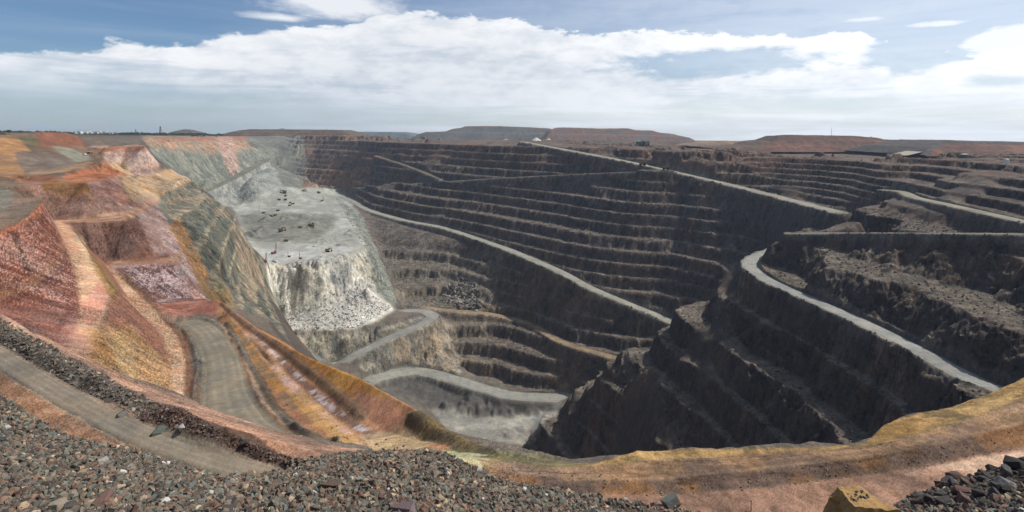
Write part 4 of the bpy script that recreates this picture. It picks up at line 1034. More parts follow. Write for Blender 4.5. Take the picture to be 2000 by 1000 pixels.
# the road that climbs between the two red hills, and the pale ramp on the first one
def strip(name, pts, w, colour):
    L = smooth_line(pts, 10); tx = np.gradient(L[:, 0]); ty = np.gradient(L[:, 1]); m = np.hypot(tx, ty)
    n_ = np.stack([-ty/m, tx/m], -1)
    V = np.stack([np.column_stack([L[:, 0]+n_[:, 0]*o*w/2, L[:, 1]+n_[:, 1]*o*w/2, L[:, 2]]) for o in np.linspace(-1, 1, 5)], 1)
    idx = np.arange(len(L)*5).reshape(-1, 5)
    fc = np.stack([idx[:-1, :-1], idx[:-1, 1:], idx[1:, 1:], idx[1:, :-1]], -1).reshape(-1, 4)
    o = mesh_np(name, V.reshape(-1, 3), fc, MROAD, True, np.tile(rgb(colour), (V.shape[0]*5, 1))); tag(o, kind='structure'); return o
strip('hill_road', [uvy(1752,303,1120), uvy(1775,298,1200), uvy(1796,293,1320), uvy(1810,289.5,1420)], 34, (172,164,144))

# ------------------------------------------------------------------ machines and structures
def mat(name, c, rough=0.6, var=0.12, **k): return simple_mat(name, tuple(lin(*c)), rough, var, 1.5, **k)
M_YEL = mat('dusty_yellow_paint', (128,106,70), 0.7, 0.25); M_DARK = mat('dark_steel', (52,50,48), 0.7); M_TYRE = mat('tyre_rubber', (40,39,38), 0.9)
M_GLASS = mat('cab_glass', (38,46,52), 0.15, 0.05, spec=0.5); M_GREY = mat('grey_steel', (120,122,120), 0.6); M_RED = mat('dusty_red_paint', (124,70,58), 0.55)
M_WHITE = mat('white_paint', (222,222,216), 0.5); M_GREEN = mat('dull_green_paint', (92,100,78), 0.6); M_RUST = mat('rusty_steel', (118,88,72), 0.8, 0.25)
M_TAN = mat('pale_cladding', (198,190,172), 0.7); M_ROOF = mat('pale_roof_sheet', (206,206,200), 0.5); M_ROOFD = mat('dull_roof_sheet', (140,120,108), 0.6)
M_WOOD = mat('weathered_timber', (84,74,64), 0.9); M_LEAF = mat('leaf', (58,70,42), 0.8, 0.35); M_BARK = mat('bark', (92,78,66), 0.9)
class MB:
    def __init__(s): s.b = bmesh.new()
    def box(s, c, d, rz=0, rx=0, ry=0, taper=None):
        M = Matrix.Translation(c) @ Matrix.Rotation(rz, 4, 'Z') @ Matrix.Rotation(ry, 4, 'Y') @ Matrix.Rotation(rx, 4, 'X')
        r = bmesh.ops.create_cube(s.b, size=1.0)
        for v in r['verts']:
            k = taper if (taper and v.co.z > 0) else 1.0
            v.co = M @ Vector((v.co.x*d[0]*k, v.co.y*d[1]*k, v.co.z*d[2]))
        return s
    def cyl(s, c, r, h, axis='Z', seg=14, r2=None):
        rot = {'Z': Matrix(), 'X': Matrix.Rotation(R(90), 4, 'Y'), 'Y': Matrix.Rotation(R(90), 4, 'X')}[axis]
        bmesh.ops.create_cone(s.b, cap_ends=True, segments=seg, radius1=r, radius2=r if r2 is None else r2, depth=h, matrix=Matrix.Translation(c) @ rot)
        return s
    def bar(s, a, b, r, seg=6):
        a = Vector(a); b = Vector(b); d = b-a
        M = Matrix.Translation((a+b)/2) @ d.to_track_quat('Z', 'Y').to_matrix().to_4x4()
        bmesh.ops.create_cone(s.b, cap_ends=True, segments=seg, radius1=r, radius2=r, depth=d.length, matrix=M); return s
    def prism(s, prof, y0, y1):
        """side profile (x, z) pulled from y0 to y1"""
        a = [s.b.verts.new((x, y0, z)) for x, z in prof]; b = [s.b.verts.new((x, y1, z)) for x, z in prof]
        n = len(prof); s.b.faces.new(a); s.b.faces.new(b[::-1])
        for i in range(n): s.b.faces.new((a[i], b[i], b[(i+1) % n], a[(i+1) % n]))
        bmesh.ops.recalc_face_normals(s.b, faces=s.b.faces); return s
    def build(s, name, m, parent=None, bevel=0.0):
        if bevel: bmesh.ops.bevel(s.b, geom=s.b.edges[:], offset=bevel, segments=1, affect='EDGES')
        me = bpy.data.meshes.new(name); s.b.to_mesh(me); s.b.free(); me.materials.append(m)
        o = bpy.data.objects.new(name, me); link(o)
        if parent: o.parent = parent
        return o
def thing(name, label, cat, loc=(0, 0, 0), rz=0, group=None):
    o = bpy.data.objects.new(name, None); link(o); o.empty_display_size = 0.5
    o.location = loc; o.rotation_euler = (0, 0, rz); tag(o, label, cat, group); return o
def dup(root, loc, rz, label, group=None, scale=1.0):
    r = root.copy(); link(r); r.location = loc; r.rotation_euler = (0, 0, rz); r['label'] = label
    r.scale = (scale,)*3
    if group: r['group'] = group
    for ch in list(root.children):
        c = ch.copy(); link(c); c.parent = r
        for g in list(ch.children):
            d = g.copy(); link(d); d.parent = c
    return r
def at(u, v):
    p = on_ground([(u, v)], Z)[0]; return (p[0], p[1], p[2])
def make_truck():
    t = thing('haul_truck', 'x', 'truck')
    MB().prism([(-4.6,3.0),(-4.9,4.9),(3.4,5.6),(5.4,5.6),(5.4,5.2),(2.9,5.0),(2.2,2.9),(-1.0,2.4)], -2.9, 2.9).build('dump_bed', M_YEL, t)
    MB().box((0.3,0,1.9),(9.4,2.6,1.1)).box((4.4,0,2.7),(1.8,5.0,1.2)).build('chassis', M_DARK, t)
    c = MB().box((3.8,1.5,4.1),(1.7,1.8,1.7)).build('cab', M_YEL, t); MB().box((4.68,1.5,4.3),(0.06,1.5,0.9)).build('windscreen', M_GLASS, c)
    for x, ys in ((3.3, (-2.5, 2.5)), (-2.9, (-2.2, 2.2))):
        for y in ys: MB().cyl((x, y, 1.45), 1.45, 1.2 if x > 0 else 2.0, 'Y', 16).build('wheel', M_TYRE, t)
    return t
def make_excavator():
    t = thing('excavator', 'x', 'excavator')
    for y in (-2.4, 2.4): MB().box((0,y,0.9),(8.2,1.5,1.8)).build('track', M_DARK, t, 0.3)
    MB().cyl((0,0,2.1),1.8,0.7).box((-1.2,0,4.3),(7.0,5.6,3.8)).build('house', M_YEL, t, 0.15)
    MB().box((2.6,2.2,5.9),(2.2,1.8,2.6)).build('cab', M_GLASS, t)
    MB().box((4.4,0,6.0),(5.6,1.1,1.3),ry=R(-38)).build('boom', M_YEL, t)
    MB().box((7.1,0,5.4),(1.0,0.9,4.6),ry=R(24)).build('stick', M_YEL, t)
    MB().prism([(5.2,1.6),(6.9,3.4),(8.3,3.1),(8.6,1.4),(7.4,0.3)], -1.7, 1.7).build('bucket', M_DARK, t)
    return t
def make_rig(m=None):
    t = thing('drill_rig', 'x', 'drill rig')
    for y in (-2.0, 2.0): MB().box((0,y,0.7),(6.6,1.1,1.4)).build('track', M_DARK, t, 0.25)
    MB().box((-0.8,0,2.6),(7.6,4.0,2.4)).build('body', m or M_RED, t, 0.1)
    MB().box((2.6,1.2,4.4),(1.6,1.5,1.6)).build('cab', M_GLASS, t)
    b = MB()
    for x in (3.3, 4.5):
        for y in (-0.7, 0.7): b.bar((x,y,1.0),(x,y,17),0.16)
    for k in range(8):
        z = 1.5+k*2; b.bar((3.3,-0.7,z),(4.5,-0.7,z+2),0.1).bar((3.3,0.7,z),(4.5,0.7,z+2),0.1).bar((3.3,-0.7,z),(3.3,0.7,z+2),0.1)
    b.build('mast', m or M_RED, t)
    return t
def make_ute():
    t = thing('light_vehicle', 'x', 'utility vehicle')
    MB().box((0,0,0.95),(5.2,1.9,0.7)).build('body', M_WHITE, t, 0.1)
    MB().box((0.5,0,1.65),(2.0,1.7,0.75),taper=0.8).build('cab', M_WHITE, t); MB().box((-1.6,0,1.45),(1.9,1.85,0.4)).build('tray', M_GREY, t)
    for x in (-1.6, 1.6):
        for y in (-0.85, 0.85): MB().cyl((x,y,0.4),0.4,0.3,'Y',12).build('wheel', M_TYRE, t)
    return t
def put(first, u, v, rz, label, group, used=[], scale=1.0):
    p = at(u, v)
    if first.name not in used:
        used.append(first.name); first.location = p; first.rotation_euler = (0, 0, rz); first['label'] = label; first['group'] = group; first.scale = (scale,)*3; return first
    return dup(first, p, rz, label, group, scale)
trk = make_truck(); exc = make_excavator(); rig = make_rig(); ute = make_ute()
GT, GP = 'mining trucks in the pit', 'machines on the grey pit platform'
S_ = 0.85
put(trk, 1255, 323.5, R(-30), 'mining truck on the long pale ramp, the higher of two', GT, scale=1.35)
put(trk, 1301, 332, R(-30), 'mining truck on the long pale ramp, the lower of two', GT, scale=1.35)
put(trk, 559, 472, R(190), 'lone yellow haul truck on the dark lower floor of the platform', GT, scale=S_)
for u, v, a, lb in [(545,391,20,'leftmost haul truck of the far cluster on the grey platform'),(558,391.5,200,'haul truck beside the leftmost one in the far platform cluster'),
                    (567,397,90,'haul truck in the middle of the far platform cluster, upper one'),(572,399.5,10,'haul truck at the right end of the far platform cluster'),
                    (566,402.5,60,'haul truck lowest in the far platform cluster'),(558,384,120,'haul truck just below the big shovel at the platform head'),
                    (515,417,250,'haul truck near the thin pole on the left of the platform'),(543,412.5,180,'haul truck on bare grey ground right of the thin pole'),
                    (530,423.5,170,'haul truck parked above the dark step of the platform'),(538,421.5,80,'haul truck close beside another above the dark step'),
                    (587,445,140,'haul truck under the dark step of the platform')]:
    put(trk, u, v, R(a), lb, GT, scale=S_)
put(exc, 555, 378, R(200), 'large dark shovel at the head of the grey platform', GP, scale=1.5)
put(exc, 549, 452, R(30), 'yellow shovel digging at the dark step, left one', GP, scale=1.25)
put(exc, 607, 443, R(-20), 'yellow shovel digging at the dark step, right one', GP, scale=1.15)
put(exc, 593, 374, R(40), 'small excavator at the far edge of the platform', GP, scale=1.0)
put(exc, 623, 377.5, R(150), 'small excavator on the pale mound at the platform head', GP, scale=1.0)
put(exc, 640, 493, R(15), 'green-grey excavator with raised boom on the white platform edge', GP, scale=1.0)
put(rig, 535, 496, R(60), 'tall drill rig standing on the white platform floor', GP, scale=1.1)
put(rig, 565, 503, R(200), 'small red drill rig on the white platform, left one of two', GP, scale=0.6)
put(rig, 587, 506, R(150), 'small red drill rig on the white platform, right one of two', GP, scale=0.65)
put(rig, 518, 514, R(90), 'dark drill rig at the left corner of the white platform', GP, scale=0.8)
put(rig, 629, 393, R(20), 'drill rig with raised mast on the far pale mound', GP, scale=1.0)
put(ute, 536, 511, R(10), 'light vehicle below the tall drill rig', 'light vehicles in the mine', scale=1.3)
put(ute, 540, 512.5, R(70), 'light vehicle beside another below the tall drill rig', 'light vehicles in the mine', scale=1.3)
put(ute, 615, 482, R(40), 'light vehicle behind the excavator with the raised boom', 'light vehicles in the mine', scale=1.3)
put(ute, 930, 608, R(0), 'dark vehicle crossing the tan bench below the rubble pile', 'light vehicles in the mine', scale=1.4)
put(ute, 165, 303.5, R(-20), 'white vehicle parked on the grey pad above the red bench', 'light vehicles in the mine', scale=1.0)
# lighting pole on the platform
t = thing('light_pole', 'thin dark pole on the left of the grey platform', 'pole', at(506, 413))
MB().cyl((0,0,8.5),0.35,17,seg=8).build('pole', M_DARK, t); MB().box((0,0,17.2),(2.4,0.7,0.7)).build('lamp_head', M_GREY, t); MB().box((0,0,0.6),(1.8,1.8,1.2)).build('base', M_GREY, t)
# pump hut on the red bench
t = thing('site_hut', 'small open hut on the pad above the red bench', 'hut', at(175, 301), R(25))
MB().box((0,0,2.9),(5.2,3.6,0.3)).build('roof', M_TAN, t)
for x in (-2.3, 2.3):
    for y in (-1.5, 1.5): MB().box((x,y,1.4),(0.25,0.25,2.8)).build('post', M_DARK, t)
MB().box((-0.9,0.4,1.1),(2.4,2.4,2.2)).build('wall', M_GREEN, t)
# buildings by the far rim
def shed(u, v, w, d, h, label, wall, roof, rz=0, group=None, name='shed'):
    p = at(u, v) if v > 262 else None
    t = thing(name, label, 'shed' if name == 'shed' else 'house', p, rz, group)
    shed_parts(t, w, d, h, wall, roof); return t
def shed_parts(t, w, d, h, wall, roof):
    MB().box((0,0,h/2),(w,d,h)).build('wall', wall, t)
    MB().prism([(-w*0.54,h),(0,h+0.28*d),(w*0.54,h),(w*0.54,h+0.25),(0,h+0.28*d+0.3),(-w*0.54,h+0.25)], -d*0.54, d*0.54).build('roof', roof, t)
    MB().box((w*0.2,-d/2-0.03,h*0.42),(w*0.16,0.1,h*0.8)).build('door', M_DARK, t)
shed(1252, 284.5, 26, 14, 9, 'grey-green plant shed near the rim, larger one', M_GREEN, M_GREY, R(10), 'sheds by the far rim')
shed(1264, 285.5, 12, 12, 11, 'boxy plant shed beside the larger grey-green one', M_GREY, M_GREY, R(-5), 'sheds by the far rim')
shed(1235, 284, 10, 10, 6, 'low shed left of the grey-green plant shed', M_TAN, M_ROOFD, R(20), 'sheds by the far rim')
shed(855, 272.5, 30, 12, 7, 'long pale shed on the far rim left of the dumps', M_TAN, M_ROOF, R(5), 'sheds by the far rim')
shed(826, 271.5, 24, 12, 7, 'brown shed on the far rim near its left end', M_ROOFD, M_ROOFD, R(-5), 'sheds by the far rim')
def tank(u, v, r, h, label):
    t = thing('water_tank', label, 'tank', at(u, v))
    MB().cyl((0,0,h/2),r,h,seg=28).build('shell', M_GREEN if r > 5 else M_WHITE, t); MB().cyl((0,0,h+0.3),r*1.02,0.6,seg=28,r2=r*0.4).build('lid', M_WHITE, t)
    b = MB()
    for k in (-0.3, 0.3): b.bar((k,-r-0.2,0),(k,-r-0.2,h),0.06)
    for k in range(int(h/0.6)): b.bar((-0.3,-r-0.2,0.4+k*0.6),(0.3,-r-0.2,0.4+k*0.6),0.04)
    b.build('ladder', M_GREY, t); return t
tank(1884, 309, 5.6, 6, 'pale green tank on the right rim below the red hill')
tank(1967, 322, 2.0, 7, 'narrow white tank standing on the right rim')
for u, v, lb in [(1865, 310, 'thin dark post left of the green tank'), (1803, 306, 'thin dark post at the foot of the hill road')]:
    t = thing('post', lb, 'post', at(u, v), 0, 'posts on the right rim')
    MB().cyl((0,0,4.5),0.25,9,seg=8).build('pole', M_DARK, t); MB().box((0,0,9),(1.8,0.25,0.25)).build('crossarm', M_DARK, t)
# radio mast on the red hill
p = uvy(1624, 267, 1580)
t = thing('radio_mast', 'thin lattice radio mast on top of the red hill', 'mast', (p[0], p[1], p[2]-1))
b = MB()
for k in range(3):
    a = k*2.094; b.bar((0.8*math.cos(a),0.8*math.sin(a),0),(0.25*math.cos(a),0.25*math.sin(a),24),0.12)
for k in range(12):
    for j in range(3):
        a = j*2.094; c = a+2.094; r1 = 0.8-0.046*k; b.bar((r1*math.cos(a),r1*math.sin(a),k*2),(r1*math.cos(c),r1*math.sin(c),k*2+2),0.07)
b.build('lattice', M_GREY, t); MB().cyl((0,0,26),0.1,5,seg=6).build('antenna', M_GREY, t)
# headframes of the old town on the left skyline
def headframe(u, v_foot, y, h, label):
    p = uvy(u, v_foot, y); t = thing('headframe', label, 'mine headframe', p, R(20), 'headframes on the skyline')
    b = MB()
    for sx in (-1, 1):
        for sy in (-1, 1): b.bar((sx*h*0.12,sy*h*0.12,0),(sx*h*0.05,sy*h*0.05,h),h*0.022)
    for k in range(5):
        z0 = h*k/5; z1 = h*(k+1)/5; r0 = h*(0.12-0.07*k/5); r1 = h*(0.12-0.07*(k+1)/5)
        for s in (-1, 1): b.bar((-r0,s*r0,z0),(r1,s*r1,z1),h*0.013).bar((s*r0,-r0,z0),(s*r1,r1,z1),h*0.013)
    b.build('tower', M_RUST, t)
    MB().bar((h*0.42,0,0),(h*0.05,0,h*0.92),h*0.02).build('backleg', M_RUST, t)
    MB().box((0,0,h),(h*0.22,h*0.2,h*0.06)).build('platform', M_RUST, t)
    MB().cyl((0,0,h*1.09),h*0.08,h*0.04,'Y',18).build('sheave_wheel', M_DARK, t)
headframe(313, 262, 3100, 36, 'taller dark headframe on the left skyline')
headframe(265, 262, 3100, 23, 'shorter dark headframe on the left skyline')
# pale stockpiles beyond the rim
def cone(u, v, y, r, h, label, c):
    p = uvy(u, v, y); n = 40; ring = 14; vs = []
    for i in range(ring):
        f = i/(ring-1)
        for k in range(n):
            a = 2*math.pi*k/n; q = r*f*(1+0.06*math.sin(3*a+f)+0.03*math.sin(7*a)); vs.append((p[0]+q*math.cos(a), p[1]+q*math.sin(a), p[2]+h*(1-f)**0.95-2*f))
    fc = [(i*n+k, (i+1)*n+k, (i+1)*n+(k+1) % n, i*n+(k+1) % n) for i in range(ring-1) for k in range(n)]
    o = mesh_np('stockpile', np.array(vs), np.array(fc), simple_mat('crushed_stone', tuple(lin(*c, k=0.8)), 0.95, 0.15, 0.3), True); tag(o, label, 'stockpile', 'pale stockpiles beyond the rim')
cone(1047, 275, 2700, 30, 17, 'larger cream stockpile beyond the far rim', (216,202,184))
cone(1071, 275.5, 2700, 20, 14, 'smaller cream stockpile beside the larger one', (212,192,170))
cone(988, 274.5, 2650, 26, 9, 'flat tan stockpile left of the cream ones', (190,168,146))
# town houses on the left skyline
hr = random.Random(4)
for i in range(24):
    u = 148+i*3.4+hr.uniform(-1.2, 1.2); y = 2600+hr.uniform(-250, 250)
    p = uvy(u, 259.5+hr.uniform(-0.4, 0.8), y)
    t = thing('house', 'small pale town house among trees on the left skyline', 'house', (p[0], p[1], p[2]-3), R(hr.uniform(-40, 40)), 'town houses on the left skyline')
    shed_parts(t, hr.uniform(10, 16), hr.uniform(8, 12), hr.uniform(4, 6), M_WHITE if hr.random() < 0.6 else M_TAN, M_ROOF if hr.random() < 0.7 else M_ROOFD)

# ------------------------------------------------------------------ trees and scrub
def leaf_cloud(blobs, n, size, seed):
    r = np.random.default_rng(seed); vs = []; 
    tot = sum(b[3]**2 for b in blobs)
    for bx_, by_, bz_, br in blobs:
        k = max(6, int(n*br**2/tot))
        d = r.normal(size=(k, 3)); d /= np.linalg.norm(d, axis=1)[:, None]
        c = np.array([bx_, by_, bz_])+d*(br*(r.random(k)**0.4)[:, None])*np.array([1, 1, 0.75])
        for q in c:
            a = r.normal(size=3); a /= np.linalg.norm(a); b_ = np.cross(a, r.normal(size=3)); b_ /= np.linalg.norm(b_)+1e-6
            s = size*r.uniform(0.6, 1.4); vs += [q-a*s-b_*s*0.6, q+a*s-b_*s*0.6, q+a*s+b_*s*0.6, q-a*s+b_*s*0.6]
    v = np.array(vs); return v, np.arange(len(v)).reshape(-1, 4)
def tree(loc, h, label, group=None, seed=1, umbrella=False, name='tree', cat='tree'):
    t = thing(name, label, cat, loc, 0, group); r = random.Random(seed)
    b = MB(); blobs = []
    b.cyl((0,0,h*0.25),h*0.045,h*0.5,seg=8,r2=h*0.03)
    for k in range(6):
        a = r.uniform(0, 6.28); q = h*r.uniform(0.15, 0.34); z = h*r.uniform(0.6, 0.88) if not umbrella else h*r.uniform(0.72, 0.86)
        b.bar((0,0,h*0.46),(q*math.cos(a),q*math.sin(a),z),h*0.016); blobs.append((q*math.cos(a),q*math.sin(a),z,h*r.uniform(0.13, 0.2)))
    b.build('trunk', M_BARK, t)
    v, f = leaf_cloud(blobs, 420, h*0.03, seed)
    c = mesh_np('crown', v, f, M_LEAF); c.parent = t; return t
def shrub(loc, h, label, group, seed):
    r = random.Random(seed)
    t = thing('shrub', label, 'shrub', loc, 0, group)
    b = MB()
    for k in range(5): b.bar((0,0,0),(r.uniform(-.4,.4)*h,r.uniform(-.4,.4)*h,h*0.6),h*0.02)
    b.build('stem', M_BARK, t)
    v, f = leaf_cloud([(r.uniform(-.5,.5)*h,r.uniform(-.5,.5)*h,h*0.55,h*r.uniform(.3,.5)) for _ in range(4)], 260, h*0.07, seed)
    c = mesh_np('foliage', v, f, M_LEAF); c.parent = t; return t
p = uvy(18, 263.5, 655); tree(p, 6.2, 'lone flat-topped tree on the left hilltop', None, 3, True)
p = uvy(4, 264, 655); shrub((p[0], p[1], p[2]-0.5), 3.4, 'dark round bush left of the lone tree', None, 5)
for i, (u, v, h) in enumerate([(545,253.5,7),(549,253,9),(553,253.2,10),(558,253.4,7),(563,253.6,6),(592,253.8,5),(637,254,7),(638.5,254,5)]):
    p = uvy(u, v+1.0, 3090); tree(p, h*1.1, 'small tree on top of the brown hill in a sparse row', 'trees on the brown hill', 20+i)
for i in range(9):
    u = hr.uniform(368, 428); p = at(u, 267.4+hr.uniform(-1.2, 1.2)); shrub(p, hr.uniform(5, 8), 'dark bush on the plain behind the colourful wall', 'bushes behind the colourful wall', 40+i)
for i, (u, v) in enumerate([(1668,267.5),(1680,268),(1651,267.3),(1702,268.5)]):
    p = uvy(u, v, 1590); shrub((p[0], p[1], p[2]-0.5), 3.2, 'small bush on the crest of the red hill', 'bushes on the red hill', 60+i)
def woodland(u0, u1, y0, y1, n, h, seed):
    r = np.random.default_rng(seed); bl = []
    for _ in range(n):
        y = r.uniform(y0, y1); u = r.uniform(u0, u1); x = (u-1000)/F*y; s = h*r.uniform(0.6, 1.25)
        z = plain(x, y)
        for k in range(3): bl.append((x+r.normal()*s*0.5, y+r.normal()*s*0.5, z+s*r.uniform(0.3, 0.8), s*r.uniform(0.3, 0.5)))
    return leaf_cloud(bl, n*40, h*0.16, seed)
v, f = woodland(-300, 440, 2850, 4200, 900, 13, 8); o = mesh_np('woodland', v, f, M_LEAF); tag(o, kind='stuff')
v, f = woodland(60, 330, 2450, 2900, 170, 9, 9); o = mesh_np('woodland', v, f, M_LEAF); tag(o, kind='stuff')

# ------------------------------------------------------------------ loose rock
MROCK = simple_mat('loose_rock', (0.2, 0.2, 0.2), 0.9, 0.3, 5.0, 'Col', bump=0.25)
MROCKO = simple_mat('loose_rock_single', (0.2, 0.2, 0.2), 0.9, 0.35, 5.0, 'object', bump=0.35)
def hull(seed, n=11, flat=0.7, sub=False):
    r = random.Random(seed); b = bmesh.new()
    ax = (1.0, r.uniform(0.6, 0.95), r.uniform(0.45, 0.8)*flat/0.7)
    for _ in range(n):
        v = Vector((r.gauss(0, 1), r.gauss(0, 1), r.gauss(0, 1))).normalized()*r.uniform(0.8, 1.15)
        # squared-off blocks, the way blasted rock breaks
        v = Vector([math.copysign(abs(c)**0.6, c) for c in v]); b.verts.new((v.x*ax[0], v.y*ax[1], v.z*ax[2]))
    res = bmesh.ops.convex_hull(b, input=b.verts[:])
    bmesh.ops.delete(b, geom=[g for g in res['geom_interior'] if isinstance(g, bmesh.types.BMVert)], context='VERTS')
    if sub:
        bmesh.ops.triangulate(b, faces=b.faces[:])
        bmesh.ops.subdivide_edges(b, edges=b.edges[:], cuts=1)
        for v in b.verts: v.co += v.co.normalized()*0.05*(vn1(v.co*2.2+Vector((seed, 0, 0)))-0.5)
    bmesh.ops.triangulate(b, faces=b.faces[:])
    b.verts.index_update()
    vs = np.array([v.co[:] for v in b.verts]); fs = np.array([[v.index for v in f.verts] for f in b.faces]); b.free()
    return vs, fs
from mathutils import noise as mnoise
def vn1(v): return mnoise.noise(v)*0.5+0.5
PROTO = [hull(100+i, 9+i % 5) for i in range(24)]
PAL = np.array([rgb(c) for c in [(136,122,106),(124,120,106),(112,102,90),(146,114,94),(96,90,82),(124,128,116),(166,142,114),(122,92,78),(196,170,138),(204,198,188)]])
PW = np.array([.20,.17,.15,.11,.12,.10,.06,.05,.03,.01]); PW /= PW.sum()
def rock_mass(name, pos, rad, seed, pal=PAL, pw=PW, sink=0.25, mat_=None):
    r = np.random.default_rng(seed); V = []; Fc = []; Cc = []; off = 0
    which = r.integers(0, len(PROTO), len(pos)); ci = r.choice(len(pal), len(pos), p=pw)
    for k, (pv, pf) in enumerate(PROTO):
        sel = np.where(which == k)[0]
        if len(sel) == 0: continue
        m = len(sel)
        q = r.normal(size=(m, 4)); q[:, 1:3] *= 0.45; q /= np.linalg.norm(q, axis=1)[:, None]
        w, x, y, z = q.T
        Rm = np.stack([1-2*(y*y+z*z), 2*(x*y-z*w), 2*(x*z+y*w), 2*(x*y+z*w), 1-2*(x*x+z*z), 2*(y*z-x*w), 2*(x*z-y*w), 2*(y*z+x*w), 1-2*(x*x+y*y)], -1).reshape(m, 3, 3)
        vv = np.einsum('mij,nj->mni', Rm, pv)*rad[sel][:, None, None]
        vv += pos[sel][:, None, :]; vv[..., 2] += (rad[sel]*(0.45-sink))[:, None]
        V.append(vv.reshape(-1, 3)); Fc.append((pf[None]+(np.arange(m)*len(pv))[:, None, None]+off).reshape(-1, 3)); off += m*len(pv)
        c = pal[ci[sel]]*(r.uniform(0.7, 1.25, (m, 1)))
        Cc.append(np.repeat(c, len(pv), 0))
    o = mesh_np(name, np.concatenate(V), np.concatenate(Fc), mat_ or MROCK, False, np.concatenate(Cc)); tag(o, kind='stuff'); return o
def scatter(poly, n, ylim, seed, flat=None):
    """points on the ground inside a traced outline, even per area of ground"""
    r = np.random.default_rng(seed); us = [p[0] for p in poly]
    out = []
    y0, y1 = ylim; xm0 = min((u-1000)/F*y for u in (min(us), max(us)) for y in ylim); xm1 = max((u-1000)/F*y for u in (min(us), max(us)) for y in ylim)
    got = 0
    for _ in range(60):
        x = r.uniform(xm0, xm1, 60000); y = r.uniform(y0, y1, 60000)
        k = np.abs(x/y) < 1.2; x = x[k]; y = y[k]
        z = ground_z(x, y); m = in_poly(x/y*F+1000, V0-z/y*F, poly)
        if flat:
            d = 0.004*y
            zs = np.abs(ground_z(x+d, y)-z)/d+np.abs(ground_z(x, y+d)-z)/d
            m &= zs < flat
        cq, rq = grid_index(x, y)
        m &= road_w[np.clip(rq.astype(int), 0, NYR-1), np.clip(cq.astype(int), 0, NU-1)] < 0.2
        out.append(np.column_stack([x, y, z])[m]); got += m.sum()
        if got >= n: break
    return np.concatenate(out)[:n]
HEAP = [(-140,690),(0,768),(60,812),(130,848),(220,872),(300,882),(420,915),(500,925),(560,903),(650,889),(700,884),(760,882),(830,879),(900,898),(1000,946),(1100,958),(1200,976),(1300,988),(1380,1006),(1400,1060),(-140,1060)]
HEAPR = [(1742,1000),(1750,985),(1800,962),(1850,942),(1930,922),(2000,905),(2160,860),(2160,1080),(1740,1080)]
def sizes(n, lo, hi, p, seed):
    r = np.random.default_rng(seed); return lo*(hi/lo)**(r.random(n)**p)
hp = scatter(HEAP, 64000, (25.5, 60), 1); hrp = scatter(HEAPR, 9000, (25, 52), 2)
rock_mass('rubble', hp, sizes(len(hp), 0.035, 0.30, 2.2, 3), 4)
rock_mass('rubble', hrp, sizes(len(hrp), 0.05, 0.30, 1.7, 5), 6)
# the larger stones of the heap, one by one
def rock_proto(i):
    vs, fs = hull(300+i, 15+i % 5, 0.85, True); o = mesh_np('rock', vs, fs, MROCKO); me = o.data; bpy.data.objects.remove(o); return me
RP = [rock_proto(i) for i in range(14)]
KIND = [((116,108,98), 'grey-brown angular rock lying among the rubble at the bottom of the picture'), ((104,110,102), 'grey-green angular rock lying among the rubble at the bottom of the picture'),
        ((84,78,74), 'dark grey angular rock lying among the rubble at the bottom of the picture'), ((136,104,88), 'reddish brown angular rock lying among the rubble at the bottom of the picture'),
        ((150,136,116), 'tan angular rock lying among the rubble at the bottom of the picture')]
def single(loc, r, c, label, group=None, sc_=(1, 1, 1), seed=0, name='rock'):
    rr = random.Random(seed); o = bpy.data.objects.new(name, RP[seed % len(RP)]); link(o)
    o.location = loc; o.scale = (r*sc_[0], r*sc_[1], r*sc_[2]); o.rotation_euler = (rr.uniform(-.35, .35), rr.uniform(-.35, .35), rr.uniform(0, 6.28))
    cc = rgb(c)*rr.uniform(0.75, 1.15); o.color = (*cc, 1); tag(o, label, 'rock', group); return o
hs = scatter(HEAP, 190, (25.5, 58), 11); br = np.sort(sizes(190, 0.19, 0.44, 1.8, 12))
for i, (p, r) in enumerate(zip(hs, br)):
    k = random.choices(range(5), (30, 24, 22, 14, 10))[0]
    single((p[0], p[1], p[2]+0.15*r), r, KIND[k][0], KIND[k][1], 'larger rocks in the rubble heap', (1, 1, 1), 1000+i)
RIGHT = [((92,86,82), 'dark grey block of the rocky corner on the right'), ((76,70,68), 'near-black block of the rocky corner on the right'), ((112,90,82), 'brownish block of the rocky corner on the right')]
hs = scatter([(1775,985),(1850,942),(1930,922),(2010,905),(2040,1000),(1790,1000)], 75, (25, 48), 13); br = sizes(75, 0.25, 0.6, 1.4, 14)
for i, (p, r) in enumerate(zip(hs, br)):
    k = random.choices(range(3), (5, 4, 3))[0]
    single((p[0], p[1], p[2]+0.25*r), r, RIGHT[k][0], RIGHT[k][1], 'blocks of the rocky corner on the right', (1, 1, 1.05), 2000+i)
